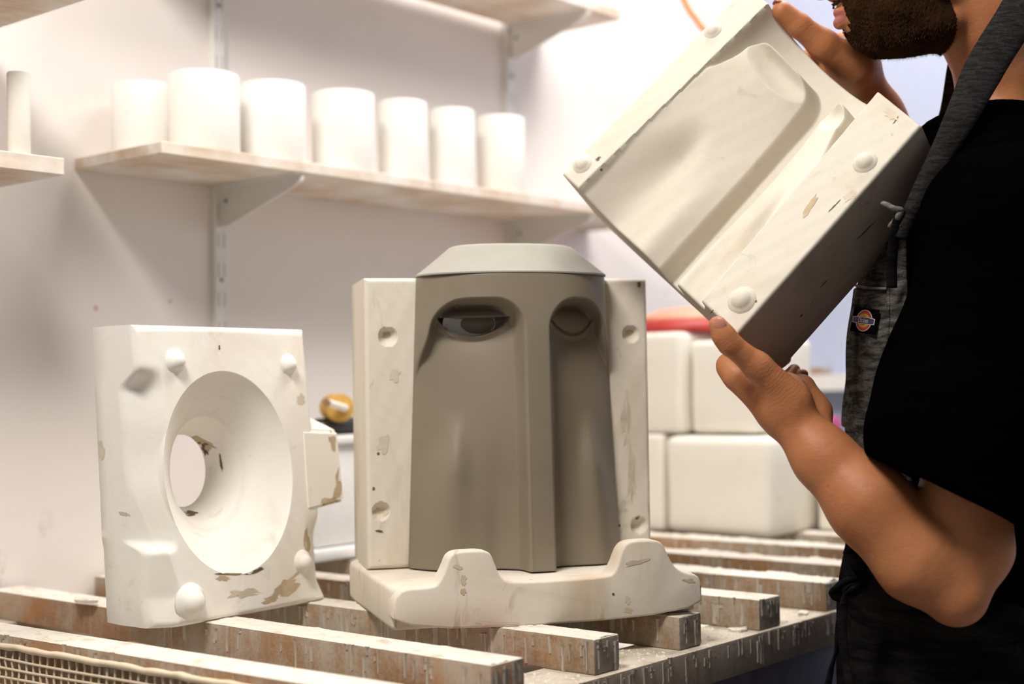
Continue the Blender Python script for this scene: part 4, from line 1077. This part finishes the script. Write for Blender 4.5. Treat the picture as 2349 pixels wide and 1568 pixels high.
# woven label
L0, L1, L2 = front_at(1964, 704, .0185), front_at(2020, 711, .0185), front_at(1970, 762, .0185)
e1 = L1-L0; lw = np.linalg.norm(e1); e1 /= lw; e2 = L2-L0; e2 -= e1*np.dot(e2, e1); lh = np.linalg.norm(e2); e2 /= lh; e3 = np.cross(e1, -e2); e3 = e3 if np.dot(e3, CF) < 0 else -e3
LM = frame(L0+e3*.0016+OFF, e1, -e2, e3)
def on_label(o): o.matrix_local = LM; return o
on_label(box('label_patch', (0, -lh, -.0009), (lw, 0, .0006), M['patch'], apron, .0004))
lcx, lcy = lw*.50, -lh*.50; rx = lw*.30; ry = lh*.40
def disc(name, a, b, z, mat, cx=lcx, cy=lcy, a0=0., a1=2*math.pi, inner=0.):
    n = 40; q = np.linspace(a0, a1, n); P = [(cx+a*math.cos(x), cy+b*math.sin(x), z) for x in q]
    if inner: P += [(cx+a*inner*math.cos(x), cy+b*inner*math.sin(x), z) for x in q[::-1]]
    F_ = [tuple(range(len(P)))] if not inner else [(i, i+1, 2*n-2-i, 2*n-1-i) for i in range(n-1)]
    return on_label(mesh(name, P, F_, mat, apron, smooth=False))
disc('emblem_rim', rx*1.1, ry*1.1, .0009, M['logo_white']); disc('emblem_disc', rx*1.02, ry*1.02, .0011, M['logo_red'])
disc('emblem_arc', rx*.80, ry*.72, .0013, M['logo_yellow'], a0=.45, a1=2.75, inner=.62)
disc('emblem_arc', rx*.80, ry*.72, .0013, M['logo_yellow'], a0=.45+math.pi, a1=2.75+math.pi, inner=.62)
bw, bh = rx*1.42, ry*.30
def banner(name, w_, h_, z, mat):
    P = [(lcx-w_, lcy-h_*.8, z), (lcx-w_*.5, lcy-h_, z), (lcx+w_*.5, lcy-h_, z), (lcx+w_, lcy-h_*.8, z), (lcx+w_, lcy+h_*.8, z), (lcx+w_*.5, lcy+h_, z), (lcx-w_*.5, lcy+h_, z), (lcx-w_, lcy+h_*.8, z)]
    return on_label(mesh(name, P, [tuple(range(8))], mat, apron, smooth=False))
banner('banner_rim', bw*1.06, bh*1.22, .0015, M['logo_white']); banner('banner', bw, bh, .0017, M['logo_blue'])
cu = bpy.data.curves.new('lettering', 'FONT'); cu.body = 'Dickies'; cu.align_x = 'CENTER'; cu.align_y = 'CENTER'; cu.size = bh*2.35; cu.offset = bh*.03
to = bpy.data.objects.new('tmp', cu); COL.objects.link(to); dg = bpy.context.evaluated_depsgraph_get(); tm = bpy.data.meshes.new_from_object(to.evaluated_get(dg)); bpy.data.objects.remove(to)
tw = max(v.co.x for v in tm.vertices)-min(v.co.x for v in tm.vertices); k = min(1, bw*1.8/tw)
tm.transform(Matrix.Translation((lcx, lcy, .0019)) @ Matrix.Diagonal((k, 1, 1, 1))); tm.materials.clear(); tm.materials.append(M['logo_white'])
lt = bpy.data.objects.new('lettering', tm); COL.objects.link(lt); lt.parent = apron; on_label(lt)
# apron ties at the waist
ribbon('tie', catmull([PD(1985, 1330, 1.62), PD(1962, 1338, 1.60), PD(1944, 1350, 1.597), PD(1928, 1420, 1.60), PD(1922, 1480, 1.602), PD(1905, 1540, 1.60), PD(1892, 1620, 1.60)], 7), .0052, M['denim_dark'], apron, .35)
ribbon('tie', catmull([PD(1990, 1335, 1.615), PD(1958, 1345, 1.592), PD(1938, 1372, 1.59), PD(1932, 1430, 1.592), PD(1936, 1500, 1.592), PD(1946, 1560, 1.59), PD(1952, 1620, 1.59)], 7), .0052, M['denim_dark'], apron, .35)
ribbon('tie_bow', catmull([PD(1990, 1330, 1.61), PD(1965, 1300, 1.60), PD(1950, 1275, 1.60), PD(1952, 1258, 1.604), PD(1968, 1262, 1.61), PD(1990, 1300, 1.615)], 6), .008, M['denim_dark'], apron, .5)
ribbon('tie_bow', catmull([PD(1985, 1335, 1.61), PD(1945, 1330, 1.60), PD(1918, 1352, 1.60), PD(1925, 1372, 1.605), PD(1955, 1362, 1.61), PD(1988, 1342, 1.615)], 6), .008, M['denim_dark'], apron, .5)


# ------------------------------------------------------------------ stains, chips and smears that stay on the plaster
from mathutils.bvhtree import BVHTree
bpy.context.view_layer.update()
M['chip'] = plain('dark_rust_chip', (.14, .095, .06, 1), .9, vary=.3)
M['smear'] = plain('tan_clay_smear', (.52, .41, .26, 1), .85, vary=.2)
M['faint'] = plain('faint_stain', (.60, .52, .41, 1), .9, vary=.15)
def stains(part, spots):
    mw = part.matrix_world; me = part.data
    vv = [mw @ v.co for v in me.vertices]; bv_ = BVHTree.FromPolygons(vv, [tuple(p.vertices) for p in me.polygons])
    inv = mw.inverted(); groups = {}
    for mt, px, py, rx_s, ry_s, rot, rag in spots:
        n = 18; ring = [(px, py)]
        for fr in (.5, 1.):
            for i in range(n):
                q = 2*math.pi*i/n; k = fr*(1+rag*(rng.random()-.5)*(fr > .6)); x, y = rx_s*k*math.cos(q), ry_s*k*math.sin(q)
                ring.append((px+x*math.cos(rot)-y*math.sin(rot), py+x*math.sin(rot)+y*math.cos(rot)))
        P = []
        for x, y in ring:
            d = Vector(pray(x, y)).normalized(); h = bv_.ray_cast(Vector(CP), d)
            P.append(inv @ (h[0]-d*.0003+h[1]*.0001) if h[0] else None)
        V_, F_ = groups.setdefault(mt, ([], [])); off_ = len(V_)
        ok = [p is not None for p in P]; V_ += [p or Vector((0, 0, 0)) for p in P]
        tri = [(0, 1+i, 1+(i+1) % n) for i in range(n)]+[(1+i, 1+n+i, 1+n+(i+1) % n) for i in range(n)]+[(1+i, 1+n+(i+1) % n, 1+(i+1) % n) for i in range(n)]
        for t_ in tri:
            if all(ok[i] for i in t_) and max((P[t_[0]]-P[t_[1]]).length, (P[t_[1]]-P[t_[2]]).length) < .02: F_.append(tuple(off_+i for i in t_))
    for mt, (V_, F_) in groups.items():
        if not F_: continue
        us = sorted({i for f_ in F_ for i in f_}); mp_ = {u: i for i, u in enumerate(us)}
        setp(mesh('stain', [tuple(V_[u]) for u in us], [tuple(mp_[i] for i in f_) for f_ in F_], M[mt], part.parent, smooth=False), kind='stuff')
part = lambda root, nm: [c for c in root.children if c.name.split('.')[0] == nm][0]
stains(part(blk, 'block'), [('chip', 455, 1012, 20, 5, .35, .9), ('chip', 470, 1032, 6, 12, -.3, .9), ('chip', 437, 1177, 16, 5, .1, .9), ('chip', 507, 1062, 3, 18, -.15, .7),
    ('smear', 470, 1018, 24, 9, .5, .9), ('chip', 590, 1308, 16, 4, -.5, .8), ('chip', 535, 1316, 34, 2.5, .02, .8), ('smear', 512, 1325, 14, 6, 0, .8),
    ('smear', 655, 1345, 46, 16, -.75, .9), ('smear', 622, 1375, 22, 8, -.4, .9), ('smear', 704, 1250, 7, 50, -.08, .7), ('faint', 226, 1030, 12, 22, 0, .7), ('chip', 503, 797, 2, 6, 0, .6),
    ('faint', 690, 915, 8, 12, 0, .6), ('faint', 285, 1178, 12, 5, .2, .8), ('chip', 214, 1110, 3, 26, 0, .8), ('faint', 560, 1360, 40, 9, -.1, .9)])
stains(part(blk, 'tongue'), [('smear', 778, 1120, 12, 38, .05, .9), ('smear', 762, 1148, 22, 9, -.2, .9), ('smear', 765, 1010, 9, 22, -.1, .9)])
stains(part(back, 'half'), [('faint', 880, 1016, 15, 20, 0, .7), ('faint', 870, 1178, 16, 16, .2, .8), ('chip', 868, 1040, 3.5, 3.5, 0, .5), ('chip', 857, 1120, 3, 4, 0, .5), ('chip', 870, 1218, 9, 3, .2, .8),
    ('faint', 1436, 960, 11, 90, -.03, .6), ('faint', 1448, 1090, 9, 60, 0, .6), ('chip', 1462, 1188, 5, 2.5, -.6, .7), ('chip', 1421, 1205, 2.5, 3, 0, .5), ('chip', 1466, 653, 5, 7, .3, .8),
    ('faint', 905, 860, 14, 16, 0, .7), ('faint', 1490, 1165, 4, 14, 0, .5), ('smear', 886, 768, 9, 7, 0, .6), ('smear', 1444, 762, 8, 6, 0, .6)])
stains(part(slab, 'slab'), [('faint', 1062, 1330, 7, 12, .1, .8), ('smear', 1063, 1356, 6, 7, 0, .8), ('faint', 1440, 1375, 5, 10, 0, .8), ('smear', 1443, 1400, 9, 6, 0, .9), ('chip', 1407, 1362, 3, 3, 0, .6),
    ('smear', 1580, 1332, 14, 5, .1, .9), ('chip', 1608, 1345, 3, 4, 0, .6), ('faint', 1130, 1432, 60, 6, -.05, .9), ('faint', 1050, 1300, 9, 6, .2, .8), ('smear', 908, 1430, 3, 10, 0, .8), ('faint', 1460, 1290, 26, 6, -.2, .8)])
stains(part(held, 'half'), [('chip', 1372, 364, 7, 3.5, -.6, .8), ('chip', 1379, 389, 3, 3, 0, .5), ('chip', 1560, 110, 4, 3, -.6, .7), ('smear', 1860, 470, 6, 32, .55, .8), ('faint', 1948, 450, 15, 9, -.5, .9),
    ('smear', 1978, 366, 11, 9, 0, .8), ('smear', 1680, 690, 8, 6, 0, .9), ('chip', 1733, 690, 4, 3, 0, .6), ('chip', 1633, 715, 6, 1.6, -.9, .6), ('faint', 2045, 262, 18, 10, .6, .9), ('chip', 2055, 275, 12, 1.5, -.95, .6),
    ('chip', 1705, 805, 7, 2, -.8, .7), ('chip', 1838, 724, 5, 2, -.8, .7), ('chip', 1985, 530, 34, 1.6, -.78, .6), ('chip', 1916, 470, 22, 1.4, -.78, .6), ('chip', 1890, 650, 14, 1.4, -.8, .6)])
